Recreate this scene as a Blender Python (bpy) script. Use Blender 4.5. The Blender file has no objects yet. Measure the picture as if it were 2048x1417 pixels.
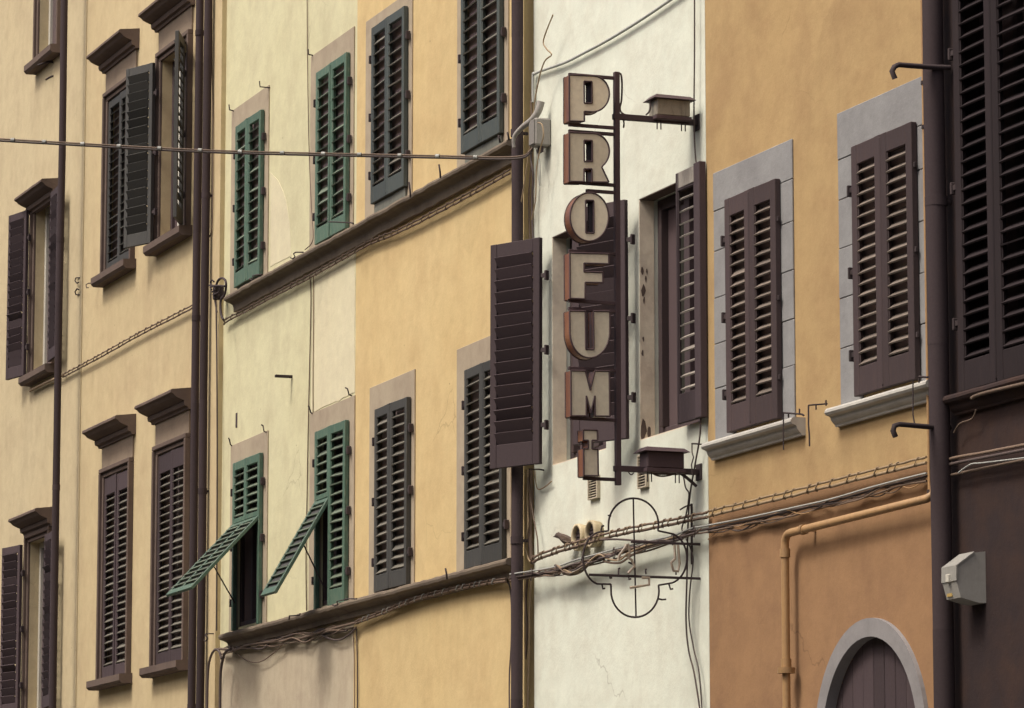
import bpy, math, random
from mathutils import Vector, Matrix
random.seed(11)
R_ = math.radians
scene = bpy.context.scene
C = scene.collection

# ------------------------------------------------------------------ camera
CAM = Vector((0.0, -11.4, 1.65))
FPX, PITCH, YAW = 8000.0, R_(8.44), R_(20.43)
FW = Vector((-math.cos(YAW)*math.cos(PITCH), math.sin(YAW)*math.cos(PITCH), math.sin(PITCH)))
RT = Vector((math.sin(YAW), math.cos(YAW), 0))
UP = RT.cross(FW)
cd = bpy.data.cameras.new('camera'); cam = bpy.data.objects.new('camera', cd); C.objects.link(cam)
cd.sensor_width = 36.0; cd.lens = 36.0*FPX/2048; cd.clip_start = 0.1; cd.clip_end = 2000
cam.matrix_world = Matrix.Translation(CAM) @ Matrix((RT, UP, -FW)).transposed().to_4x4()
scene.camera = cam

# ------------------------------------------------------------------ sky, sun, exposure
SUN_DIR = Vector((-0.07, 0.54, -0.84)).normalized()      # the way the light travels
w = bpy.data.worlds.new('World'); scene.world = w; w.use_nodes = True
nt = w.node_tree; nt.nodes.clear()
sky = nt.nodes.new('ShaderNodeTexSky'); sky.sky_type = 'NISHITA'; sky.sun_disc = False
sky.sun_elevation = math.asin(-SUN_DIR.z)
sky.sun_rotation = math.atan2(-SUN_DIR.x, -SUN_DIR.y)
sky.air_density = 0.7; sky.dust_density = 8.0; sky.ozone_density = 0.0
bg = nt.nodes.new('ShaderNodeBackground'); bg.inputs[1].default_value = 0.14
out = nt.nodes.new('ShaderNodeOutputWorld')
nt.links.new(sky.outputs[0], bg.inputs[0]); nt.links.new(bg.outputs[0], out.inputs[0])
sd = bpy.data.lights.new('sun', 'SUN'); sd.energy = 1.5; sd.angle = R_(11); sd.color = (1.0, 0.96, 0.88)
sun = bpy.data.objects.new('sun', sd); C.objects.link(sun)
sun.rotation_euler = SUN_DIR.to_track_quat('-Z', 'Y').to_euler()
vs = scene.view_settings
scene.display_settings.display_device = 'sRGB'
vs.view_transform = 'Standard'; vs.look = 'None'; vs.exposure = 0.36; vs.gamma = 1.0; vs.use_curve_mapping = False

# ------------------------------------------------------------------ materials
MATS = {}
def new_mat(name):
    m = bpy.data.materials.new(name); m.use_nodes = True; MATS[name] = m
    n = m.node_tree; b = n.nodes['Principled BSDF']
    return m, n, b
def node(n, t, **kw):
    o = n.nodes.new(t)
    for k, v in kw.items(): setattr(o, k, v)
    return o
def rgba(c, k=1.0): return (c[0]*k, c[1]*k, c[2]*k, 1)
def noise(n, coord, scale, detail=4, rough=0.55, stretch=None):
    t = node(n, 'ShaderNodeTexNoise'); t.inputs['Scale'].default_value = scale
    t.inputs['Detail'].default_value = detail; t.inputs['Roughness'].default_value = rough
    if stretch:
        mp = node(n, 'ShaderNodeMapping'); mp.inputs['Scale'].default_value = stretch
        n.links.new(coord, mp.inputs['Vector']); n.links.new(mp.outputs[0], t.inputs['Vector'])
    else: n.links.new(coord, t.inputs['Vector'])
    return t.outputs['Fac']
def ramp(n, fac, stops):
    r = node(n, 'ShaderNodeValToRGB'); e = r.color_ramp.elements
    while len(e) < len(stops): e.new(0.5)
    for i, (p, c) in enumerate(stops): e[i].position = p; e[i].color = c if len(c) == 4 else (*c, 1)
    n.links.new(fac, r.inputs[0]); return r.outputs[0]
def mix(n, fac, a, b, blend='MIX'):
    m = node(n, 'ShaderNodeMix', data_type='RGBA', blend_type=blend)
    for sock, v in ((m.inputs[0], fac), (m.inputs[6], a), (m.inputs[7], b)):
        if hasattr(v, 'is_output'): n.links.new(v, sock)
        elif isinstance(v, (int, float)): sock.default_value = v
        else: sock.default_value = v if len(v) == 4 else (*v, 1)
    return m.outputs[2]
def grey(v): return (v, v, v, 1)
def plaster(name, base, stain, light=None, streak=0.5, bump=0.35, stain_amt=0.6, patchy=0.5):
    m, n, b = new_mat(name)
    co = node(n, 'ShaderNodeTexCoord').outputs['Object']
    big = noise(n, co, 0.55, 5, 0.6)
    mid = noise(n, co, 2.6, 6, 0.62)
    st = noise(n, co, 1.0, 7, 0.7, (1.6, 1.6, 0.55))
    blot = noise(n, co, 1.1, 8, 0.7)
    trow = noise(n, co, 7.0, 5, 0.65)
    fine = noise(n, co, 46, 6, 0.65)
    light = light or tuple(min(0.9, c*1.12) for c in base)
    c1 = mix(n, ramp(n, big, [(0.32, grey(0)), (0.68, grey(patchy))]), base, light)
    c2 = mix(n, ramp(n, mid, [(0.46, grey(0)), (0.78, grey(stain_amt))]), c1, stain)
    c3 = mix(n, ramp(n, st, [(0.50, grey(0)), (0.80, grey(streak))]), c2, stain)
    c3 = mix(n, ramp(n, blot, [(0.50, grey(0)), (0.66, grey(stain_amt*0.75))]), c3, stain)
    c3 = mix(n, 0.16, c3, ramp(n, trow, [(0.32, grey(0.45)), (0.70, grey(1))]), 'MULTIPLY')
    drip = noise(n, co, 3.4, 4, 0.6, (1.0, 1.0, 0.13))
    dmask = noise(n, co, 0.9, 3, 0.5)
    dm = node(n, 'ShaderNodeMath', operation='MULTIPLY'); n.links.new(ramp(n, drip, [(0.58, grey(0)), (0.78, grey(0.7))]), dm.inputs[0]); n.links.new(ramp(n, dmask, [(0.52, grey(0)), (0.66, grey(1))]), dm.inputs[1])
    dm2 = node(n, 'ShaderNodeMath', operation='MULTIPLY'); n.links.new(dm.outputs[0], dm2.inputs[0]); dm2.inputs[1].default_value = min(1.0, streak*1.6)
    c3 = mix(n, dm2.outputs[0], c3, tuple(x*0.85 for x in stain))
    wob = node(n, 'ShaderNodeMix', data_type='RGBA', blend_type='ADD'); wob.inputs[0].default_value = 0.22
    n.links.new(co, wob.inputs[6]); nz = node(n, 'ShaderNodeTexNoise'); nz.inputs['Scale'].default_value = 3.0; nz.inputs['Detail'].default_value = 5; n.links.new(co, nz.inputs['Vector']); n.links.new(nz.outputs['Color'], wob.inputs[7])
    cr = node(n, 'ShaderNodeTexVoronoi', feature='DISTANCE_TO_EDGE'); cr.inputs['Scale'].default_value = 0.75; n.links.new(wob.outputs[2], cr.inputs['Vector'])
    cm = node(n, 'ShaderNodeMath', operation='MULTIPLY'); n.links.new(ramp(n, cr.outputs[0], [(0.0, grey(0.45)), (0.004, grey(0))]), cm.inputs[0]); n.links.new(ramp(n, noise(n, co, 0.7, 2, 0.5), [(0.58, grey(0)), (0.66, grey(1))]), cm.inputs[1])
    c3 = mix(n, cm.outputs[0], c3, tuple(x*0.45 for x in stain))
    cells = node(n, 'ShaderNodeTexVoronoi'); cells.inputs['Scale'].default_value = 0.55; n.links.new(wob.outputs[2], cells.inputs['Vector'])
    sepc = node(n, 'ShaderNodeSeparateColor'); n.links.new(cells.outputs['Color'], sepc.inputs[0])
    c3 = mix(n, 0.16, c3, ramp(n, sepc.outputs[0], [(0.0, grey(0.70)), (0.5, grey(0.95)), (1.0, grey(1.0))]), 'MULTIPLY')
    c4 = mix(n, 0.10, c3, ramp(n, fine, [(0.3, grey(0.35)), (0.7, grey(1))]), 'MULTIPLY')
    # small chips and rust dots of the render coat
    vo = node(n, 'ShaderNodeTexVoronoi'); vo.inputs['Scale'].default_value = 2.3; n.links.new(co, vo.inputs['Vector'])
    chip = ramp(n, vo.outputs['Distance'], [(0.012, grey(0.75)), (0.028, grey(0))])
    c5 = mix(n, chip, c4, tuple(x*0.35 for x in stain))
    n.links.new(c5, b.inputs['Base Color'])
    b.inputs['Roughness'].default_value = 0.92; b.inputs['Specular IOR Level'].default_value = 0.2
    bp = node(n, 'ShaderNodeBump'); bp.inputs['Strength'].default_value = bump; bp.inputs['Distance'].default_value = 0.012
    hh = mix(n, 0.6, fine, trow); n.links.new(hh, bp.inputs['Height'])
    b2 = node(n, 'ShaderNodeBump'); b2.inputs['Strength'].default_value = 0.5; b2.inputs['Distance'].default_value = 0.05
    n.links.new(big, b2.inputs['Height']); n.links.new(b2.outputs[0], bp.inputs['Normal'])
    n.links.new(bp.outputs[0], b.inputs['Normal'])
    return m
def paint(name, base, worn, amt=0.5, rough=0.42, scale=9, spec=0.5, metal=0.0, bump=0.15, stretch=(3, 3, 0.6)):
    m, n, b = new_mat(name)
    co = node(n, 'ShaderNodeTexCoord').outputs['Object']
    oi = node(n, 'ShaderNodeObjectInfo').outputs['Random']
    wv = noise(n, co, scale, 7, 0.7, stretch)
    f2 = noise(n, co, scale*6, 5, 0.6)
    c1 = mix(n, ramp(n, wv, [(0.50, grey(0)), (0.72, grey(amt))]), base, worn)
    rr = ramp(n, oi, [(0, grey(0.66)), (1, grey(1.0))])
    c2 = mix(n, 1.0, c1, rr, 'MULTIPLY')
    c3 = mix(n, 0.25, c2, ramp(n, f2, [(0.3, grey(0.45)), (0.7, grey(1))]), 'MULTIPLY')
    n.links.new(c3, b.inputs['Base Color'])
    rg = ramp(n, wv, [(0.3, grey(rough)), (0.8, grey(min(1, rough+0.3)))]); n.links.new(rg, b.inputs['Roughness'])
    b.inputs['Specular IOR Level'].default_value = spec; b.inputs['Metallic'].default_value = metal
    bp = node(n, 'ShaderNodeBump'); bp.inputs['Strength'].default_value = bump; bp.inputs['Distance'].default_value = 0.004
    n.links.new(wv, bp.inputs['Height']); n.links.new(bp.outputs[0], b.inputs['Normal'])
    return m

plaster('yellow_plaster', (0.64, 0.61, 0.385), (0.51, 0.465, 0.30), (0.68, 0.66, 0.455), streak=0.62, stain_amt=0.67)
plaster('orange_plaster', (0.64, 0.49, 0.245), (0.53, 0.38, 0.19), (0.68, 0.54, 0.30), streak=0.57, stain_amt=0.67)
plaster('white_plaster', (0.73, 0.765, 0.65), (0.53, 0.49, 0.39), (0.77, 0.81, 0.705), streak=0.48, stain_amt=0.42)
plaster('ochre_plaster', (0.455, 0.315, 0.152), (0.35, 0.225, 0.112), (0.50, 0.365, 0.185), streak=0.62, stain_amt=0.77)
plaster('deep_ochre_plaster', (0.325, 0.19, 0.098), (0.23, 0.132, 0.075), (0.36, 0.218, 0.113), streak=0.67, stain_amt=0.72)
plaster('slate_stone', (0.27, 0.26, 0.26), (0.18, 0.17, 0.17), (0.31, 0.30, 0.30), streak=0.5, bump=0.3)
plaster('cream_plaster', (0.56, 0.455, 0.265), (0.45, 0.34, 0.205), (0.60, 0.51, 0.315), streak=0.62, stain_amt=0.62)
plaster('beige_plaster', (0.55, 0.46, 0.285), (0.43, 0.345, 0.22), (0.58, 0.51, 0.335), streak=0.62, stain_amt=0.62)
plaster('umber_plaster', (0.036, 0.025, 0.025), (0.075, 0.040, 0.026), (0.034, 0.024, 0.025), streak=0.6, stain_amt=0.5)
plaster('patch_plaster', (0.68, 0.63, 0.43), (0.56, 0.49, 0.35), (0.72, 0.68, 0.50), streak=0.4, stain_amt=0.4)
plaster('greyed_plaster', (0.50, 0.43, 0.31), (0.34, 0.27, 0.20), (0.55, 0.49, 0.37), streak=0.6, stain_amt=0.6)
plaster('jamb_plaster', (0.84, 0.74, 0.57), (0.42, 0.32, 0.25), (0.88, 0.79, 0.64), streak=0.6, stain_amt=0.6)
plaster('taupe_surround', (0.40, 0.335, 0.245), (0.29, 0.23, 0.175), (0.45, 0.39, 0.29), streak=0.5, bump=0.2)
plaster('grey_stone', (0.285, 0.285, 0.285), (0.20, 0.195, 0.20), (0.33, 0.335, 0.33), streak=0.5, bump=0.45)
plaster('sill_stone', (0.45, 0.44, 0.40), (0.27, 0.25, 0.23), (0.55, 0.54, 0.49), streak=0.3, bump=0.3)
plaster('cornice_stone', (0.175, 0.14, 0.105), (0.09, 0.068, 0.058), (0.27, 0.225, 0.165), streak=0.6, bump=0.5)
plaster('brown_stone', (0.135, 0.100, 0.083), (0.085, 0.062, 0.055), (0.175, 0.13, 0.105), streak=0.5, bump=0.3)
plaster('frieze_plaster', (0.27, 0.21, 0.155), (0.18, 0.135, 0.105), (0.31, 0.25, 0.185), streak=0.6, bump=0.2)
plaster('asphalt', (0.06, 0.058, 0.055), (0.045, 0.043, 0.042), (0.075, 0.07, 0.066), streak=0)
plaster('paving', (0.22, 0.21, 0.19), (0.14, 0.13, 0.12), (0.27, 0.26, 0.24), streak=0)
paint('brown_paint', (0.080, 0.057, 0.058), (0.13, 0.085, 0.075), 0.4, rough=0.55, spec=0.25)
paint('dark_wood', (0.082, 0.060, 0.065), (0.12, 0.09, 0.085), 0.4, rough=0.6, spec=0.2)
paint('green_paint', (0.075, 0.148, 0.103), (0.28, 0.30, 0.22), 0.75, rough=0.5, scale=14)
paint('teal_paint', (0.060, 0.076, 0.071), (0.19, 0.185, 0.15), 0.45, rough=0.5, scale=12)
paint('black_green_paint', (0.054, 0.053, 0.048), (0.13, 0.125, 0.10), 0.4, rough=0.5, scale=12)
paint('grey_green_paint', (0.16, 0.165, 0.135), (0.09, 0.085, 0.075), 0.6, rough=0.5)
paint('night_wood', (0.032, 0.024, 0.026), (0.06, 0.045, 0.044), 0.4, rough=0.7, spec=0.15)
paint('pale_slat', (0.21, 0.172, 0.138), (0.10, 0.078, 0.068), 0.5, rough=0.5, scale=16)
paint('mint_slat', (0.14, 0.185, 0.13), (0.27, 0.25, 0.18), 0.7, rough=0.5, scale=16)
paint('olive_slat', (0.175, 0.163, 0.128), (0.085, 0.082, 0.07), 0.6, rough=0.5, scale=16)
paint('dim_slat', (0.10, 0.10, 0.083), (0.08, 0.08, 0.07), 0.6, rough=0.5, scale=16)
paint('pale_worn_wood', (0.45, 0.41, 0.35), (0.16, 0.13, 0.12), 0.7, rough=0.6, scale=16)
paint('downpipe_metal', (0.066, 0.050, 0.053), (0.085, 0.062, 0.062), 0.4, rough=0.8, spec=0.12)
paint('iron', (0.066, 0.051, 0.053), (0.10, 0.072, 0.06), 0.35, rough=0.7, spec=0.2)
paint('cable_dark', (0.085, 0.060, 0.055), (0.20, 0.15, 0.11), 0.5, rough=0.6)
paint('cable_tan', (0.36, 0.265, 0.16), (0.20, 0.145, 0.095), 0.5, rough=0.6)
paint('cable_grey', (0.42, 0.43, 0.40), (0.25, 0.24, 0.22), 0.5, rough=0.55)
paint('cable_brown', (0.19, 0.13, 0.09), (0.10, 0.072, 0.058), 0.5, rough=0.6)
paint('ochre_pipe', (0.42, 0.255, 0.115), (0.25, 0.145, 0.08), 0.5, rough=0.4, scale=5)
paint('box_grey', (0.33, 0.31, 0.28), (0.20, 0.18, 0.16), 0.5, rough=0.5)
paint('meter_plastic', (0.42, 0.41, 0.37), (0.30, 0.28, 0.25), 0.4, rough=0.5, scale=4)
paint('cream_ceramic', (0.62, 0.52, 0.33), (0.40, 0.29, 0.17), 0.6, rough=0.5)
paint('letter_face', (0.86, 0.80, 0.62), (0.62, 0.54, 0.41), 0.6, rough=0.35, scale=4, stretch=(1, 1, 0.5))
paint('copper_glass', (0.19, 0.070, 0.036), (0.40, 0.215, 0.085), 0.75, rough=0.3, scale=14, stretch=(5, 5, 0.3))  # second colour paints gold highlight streaks into the letter sides
paint('sign_metal', (0.088, 0.059, 0.064), (0.13, 0.095, 0.085), 0.4, rough=0.6, spec=0.25)
paint('transformer_metal', (0.40, 0.36, 0.28), (0.11, 0.08, 0.065), 0.8, rough=0.5, scale=7)
paint('neon_glass', (0.50, 0.42, 0.32), (0.30, 0.24, 0.19), 0.5, rough=0.2)
paint('vent_metal', (0.52, 0.46, 0.35), (0.30, 0.22, 0.15), 0.6, rough=0.5)
paint('white_frame', (0.62, 0.60, 0.52), (0.42, 0.38, 0.31), 0.5, rough=0.45)
paint('ochre_mark', (0.55, 0.38, 0.12), (0.40, 0.26, 0.1), 0.4, rough=0.6)
paint('feathers', (0.105, 0.075, 0.06), (0.22, 0.165, 0.125), 0.8, rough=0.8, scale=55, stretch=(1, 1, 1))
m, n, b = new_mat('dark_glass'); b.inputs['Base Color'].default_value = (0.11, 0.082, 0.085, 1)
b.inputs['Roughness'].default_value = 0.2; b.inputs['Specular IOR Level'].default_value = 0.06
m, n, b = new_mat('gap_lift_board'); b.inputs['Base Color'].default_value = (0.42, 0.32, 0.33, 1); b.inputs['Roughness'].default_value = 0.8  # pale tone chosen to lighten the dark gaps between the slats
m, n, b = new_mat('curtain'); b.inputs['Base Color'].default_value = (0.13, 0.10, 0.085, 1); b.inputs['Roughness'].default_value = 0.9

# ------------------------------------------------------------------ mesh helpers
class MB:
    def __init__(s): s.v = []; s.f = []; s.sm = []
    def add(s, vs, fs, smooth=False):
        o = len(s.v); s.v += [tuple(v) for v in vs]
        for f in fs: s.f.append(tuple(i+o for i in f)); s.sm.append(smooth)
        return s
    def box(s, x0, x1, y0, y1, z0, z1, ch=0.0):
        if x1 < x0: x0, x1 = x1, x0
        if y1 < y0: y0, y1 = y1, y0
        if z1 < z0: z0, z1 = z1, z0
        if ch <= 0:
            v = [(x, y, z) for z in (z0, z1) for y in (y0, y1) for x in (x0, x1)]
            return s.add(v, [(0,2,3,1), (4,5,7,6), (0,1,5,4), (2,6,7,3), (0,4,6,2), (1,3,7,5)])
        # chamfered box: three quads sets
        v = []; idx = {}
        for i, x in enumerate((x0, x1)):
            for j, y in enumerate((y0, y1)):
                for k, z in enumerate((z0, z1)):
                    sx, sy, sz = (1 if i == 0 else -1), (1 if j == 0 else -1), (1 if k == 0 else -1)
                    for a in range(3):
                        p = [x+sx*ch, y+sy*ch, z+sz*ch]; p[a] = (x, y, z)[a]
                        idx[i, j, k, a] = len(v); v.append(p)
        f = []
        for a in range(3):
            b_, c_ = (a+1) % 3, (a+2) % 3
            for sgn in (0, 1):
                q = []
                for (pb, pc) in ((0,0), (1,0), (1,1), (0,1)):
                    t = [0, 0, 0]; t[a] = sgn; t[b_] = pb; t[c_] = pc; q.append(idx[t[0], t[1], t[2], a])
                f.append(tuple(q if sgn else q[::-1]))
        for a in range(3):
            b_, c_ = (a+1) % 3, (a+2) % 3
            for pb in (0, 1):
                for pc in (0, 1):
                    def g(sa, ax):
                        t = [0, 0, 0]; t[a] = sa; t[b_] = pb; t[c_] = pc; return idx[t[0], t[1], t[2], ax]
                    q = [g(0, b_), g(1, b_), g(1, c_), g(0, c_)]
                    f.append(tuple(q if (pb ^ pc) else q[::-1]))
        for i in (0, 1):
            for j in (0, 1):
                for k in (0, 1):
                    q = [idx[i,j,k,0], idx[i,j,k,1], idx[i,j,k,2]]
                    f.append(tuple(q if (i ^ j ^ k) else q[::-1]))
        return s.add(v, f)
    def profile(s, pts, u0, u1, seg=1, jit=0.0, axis='x'):
        """closed outline pts (out, z) run along x from u0 to u1"""
        n = len(pts); v = []
        for i in range(seg+1):
            u = u0+(u1-u0)*i/seg
            jo = random.uniform(-jit, jit); jz = random.uniform(-jit, jit)
            for (o, z) in pts: v.append((u, -o+jo*(o > 0.03), z+jz*(o > 0.03)))
        f = []
        for i in range(seg):
            for j in range(n):
                a = i*n+j; b = i*n+(j+1) % n
                f.append((a, b, b+n, a+n))
        f.append(tuple(range(n))[::-1]); f.append(tuple(seg*n+j for j in range(n)))
        return s.add(v, f)
    def tube(s, pts, r, k=7, cap=True, r2=None):
        pts = [Vector(p) for p in pts]; n = len(pts); v = []
        d0 = (pts[1]-pts[0]).normalized()
        ref = Vector((0, 0, 1)) if abs(d0.z) < 0.9 else Vector((1, 0, 0))
        a = d0.cross(ref).normalized()
        for i, p in enumerate(pts):
            d = ((pts[min(i+1, n-1)]-p).normalized() + (p-pts[max(i-1, 0)]).normalized())
            d = d.normalized() if d.length > 1e-6 else d0
            a = (a-d*a.dot(d)).normalized(); b = d.cross(a)
            rr = r if r2 is None else r+(r2-r)*i/(n-1)
            for j in range(k):
                t = 2*math.pi*j/k; v.append(p+a*math.cos(t)*rr+b*math.sin(t)*rr)
        f = [(i*k+j, i*k+(j+1) % k, (i+1)*k+(j+1) % k, (i+1)*k+j) for i in range(n-1) for j in range(k)]
        s.add(v, f, True)
        if cap: s.add(v[:k], [tuple(range(k))[::-1]]); s.add(v[-k:], [tuple(range(k))])
        return s
    def extrude(s, poly, fn, d0, d1):
        """poly of (a,b) -> fn(a,b,d) solid between d0 and d1 (one ngon each side)"""
        n = len(poly)
        v = [fn(a, b, d0) for a, b in poly]+[fn(a, b, d1) for a, b in poly]
        f = [tuple(range(n))[::-1], tuple(range(n, 2*n))]+[(i, (i+1) % n, n+(i+1) % n, n+i) for i in range(n)]
        return s.add(v, f)
    def mesh(s, name, mat):
        me = bpy.data.meshes.new(name); me.from_pydata(s.v, [], s.f); me.update()
        for p, sm in zip(me.polygons, s.sm): p.use_smooth = sm
        me.materials.append(MATS[mat]); return me
    def build(s, name, mat, parent=None, loc=(0, 0, 0), rot=(0, 0, 0), fix=True):
        me = s.mesh(name, mat)
        if fix:
            import bmesh
            bm = bmesh.new(); bm.from_mesh(me); bmesh.ops.recalc_face_normals(bm, faces=bm.faces); bm.to_mesh(me); bm.free()
        return link(name, me, parent, loc, rot)
def link(name, me, parent=None, loc=(0, 0, 0), rot=(0, 0, 0)):
    o = bpy.data.objects.new(name, me); C.objects.link(o); o.parent = parent
    o.location = loc; o.rotation_euler = rot; return o
def tag(o, label, cat, group=None):
    o['label'] = label; o['category'] = cat
    if group: o['group'] = group
    return o
def thing(name, label, cat, loc=(0, 0, 0), rz=0, group=None):
    o = bpy.data.objects.new(name, None); C.objects.link(o); o.empty_display_size = 0.2
    o.location = loc; o.rotation_euler = (0, 0, rz); return tag(o, label, cat, group)
def smooth_path(pts, k=6):
    pts = [Vector(p) for p in pts]; o = []
    for i in range(len(pts)-1):
        p0, p1, p2, p3 = pts[max(i-1, 0)], pts[i], pts[i+1], pts[min(i+2, len(pts)-1)]
        for j in range(k):
            t = j/k
            o.append(0.5*((2*p1)+(-p0+p2)*t+(2*p0-5*p1+4*p2-p3)*t*t+(-p0+3*p1-3*p2+p3)*t**3))
    o.append(pts[-1]); return o

# ------------------------------------------------------------------ survey: facade planes and points read off them
def ray(px, py): return (FW+RT*((px-1024)/FPX)+UP*((708.5-py)/FPX)).normalized()
class Facade:
    """a house front: base point on the street line, bearing of the front"""
    def __init__(s, p, deg): s.p = Vector((p[0], p[1], 0)); s.a = R_(deg); s.x = Vector((math.cos(s.a), math.sin(s.a), 0)); s.n = Vector((math.sin(s.a), -math.cos(s.a), 0))
    def at(s, px, py, out=0.0):
        d = ray(px, py); q = s.p+s.n*out
        t = (q-CAM).dot(s.n)/d.dot(s.n); h = CAM+d*t
        return (h-s.p).dot(s.x), h.z
    def u(s, px, py=700, out=0.0): return s.at(px, py, out)[0]
    def w(s, u, out, z): return s.p+s.x*u+s.n*out+Vector((0, 0, z))
    def wp(s, px, py, out=0.0): u, z = s.at(px, py, out); return s.w(u, out, z)
def hit(px, py, y):
    d = ray(px, py); t = (y-CAM.y)/d.y; return CAM+d*t
fB = Facade(hit(1068, 700, 0.0), 0.0)
p = hit(1415, 700, -0.02); fA = Facade(p, 0.45)
fF = Facade(fA.wp(1858, 700, 0.03), 0.45)
fC2 = Facade(hit(1048, 700, -0.055), -0.55)
fC1 = Facade(fC2.wp(711, 700, 0.0), -0.55)
fD = Facade(fC1.wp(437, 700, 0.05), 0.25)
fE = Facade(fD.wp(162, 700, 0.012), 0.25)
TOP = 14.5

# ------------------------------------------------------------------ street
def structure(o): o['kind'] = 'structure'; return o
structure(MB().box(-400, 400, -400, 400, -0.6, -0.12).build('street', 'asphalt'))
structure(MB().box(-60, 20, -2.2, -0.14, -0.30, 0.0, 0.02).build('pavement', 'paving'))

# the row across the street, behind the camera: it closes the street and shades the lower storeys
op = thing('townhouse', 'long house row across the street, behind the viewer', 'house', (-22, -17.5, 0))
MB().box(-45, 45, -8, 0, -0.3, 12.5).build('wall', 'beige_plaster', op)
MB().profile([(-0.6, 12.6), (8.6, 12.6), (4.0, 14.6)], -45.5, 45.5).build('roof', 'brown_stone', op)
for i in range(22):
    for zz in (1.0, 4.6, 8.4): MB().box(-43+i*4, -41.9+i*4, -0.02, 0.04, zz, zz+1.9, 0.01).build('shutter', 'dark_wood', op)

# ------------------------------------------------------------------ house fronts
def wall_mesh(u0, u1, z0, z1, holes, depth=0.17, thick=0.5, arch=None):
    """front sheet with real openings and reveals; arch = (uc, r, zspring)"""
    mb = MB()
    rects = [h[:4] for h in holes]
    if arch: rects.append((arch[0]-arch[1], arch[0]+arch[1], z0, arch[2]+arch[1]))
    us = sorted({u0, u1, *[r[0] for r in rects], *[r[1] for r in rects]}); zs = sorted({z0, z1, *[r[2] for r in rects], *[r[3] for r in rects]})
    us = [u for u in us if u0 <= u <= u1]; zs = [z for z in zs if z0 <= z <= z1]
    for i in range(len(us)-1):
        for j in range(len(zs)-1):
            cu, cz = (us[i]+us[i+1])/2, (zs[j]+zs[j+1])/2
            if any(r[0] < cu < r[1] and r[2] < cz < r[3] for r in rects): continue
            mb.add([(us[i], 0, zs[j]), (us[i+1], 0, zs[j]), (us[i+1], 0, zs[j+1]), (us[i], 0, zs[j+1])], [(0, 1, 2, 3)])
    for (a, b, c, d) in rects[:len(holes)]:
        dd = depth
        mb.add([(a, 0, c), (b, 0, c), (b, 0, d), (a, 0, d), (a, dd, c), (b, dd, c), (b, dd, d), (a, dd, d)],
               [(0, 4, 5, 1), (1, 5, 6, 2), (2, 6, 7, 3), (3, 7, 4, 0)])
    if arch:
        uc, r, zs_ = arch; N = 28; top = zs_+r
        arc = [(uc-r*math.cos(math.pi*i/N), zs_+r*math.sin(math.pi*i/N)) for i in range(N+1)]
        for i in range(N):
            (a, c), (b, d) = arc[i], arc[i+1]
            mb.add([(a, 0, c), (b, 0, d), (b, 0, top), (a, 0, top)], [(0, 1, 2, 3)])
            mb.add([(a, 0, c), (b, 0, d), (b, 0.3, d), (a, 0.3, c)], [(0, 3, 2, 1)])
        for sx, fl in ((uc-r, 1), (uc+r, -1)):
            mb.add([(sx, 0, z0), (sx, 0, zs_), (sx, 0.3, zs_), (sx, 0.3, z0)], [(0, 1, 2, 3)[::fl]])
    mb.add([(u0, 0, z0), (u0, thick, z0), (u0, thick, z1), (u0, 0, z1)], [(0, 3, 2, 1)])
    mb.add([(u1, 0, z0), (u1, thick, z0), (u1, thick, z1), (u1, 0, z1)], [(0, 1, 2, 3)])
    mb.add([(u0, 0, z1), (u1, 0, z1), (u1, thick, z1), (u0, thick, z1)], [(0, 1, 2, 3)])
    mb.add([(u0, thick, z0), (u1, thick, z0), (u1, thick, z1), (u0, thick, z1)], [(0, 3, 2, 1)])
    return mb

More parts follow.
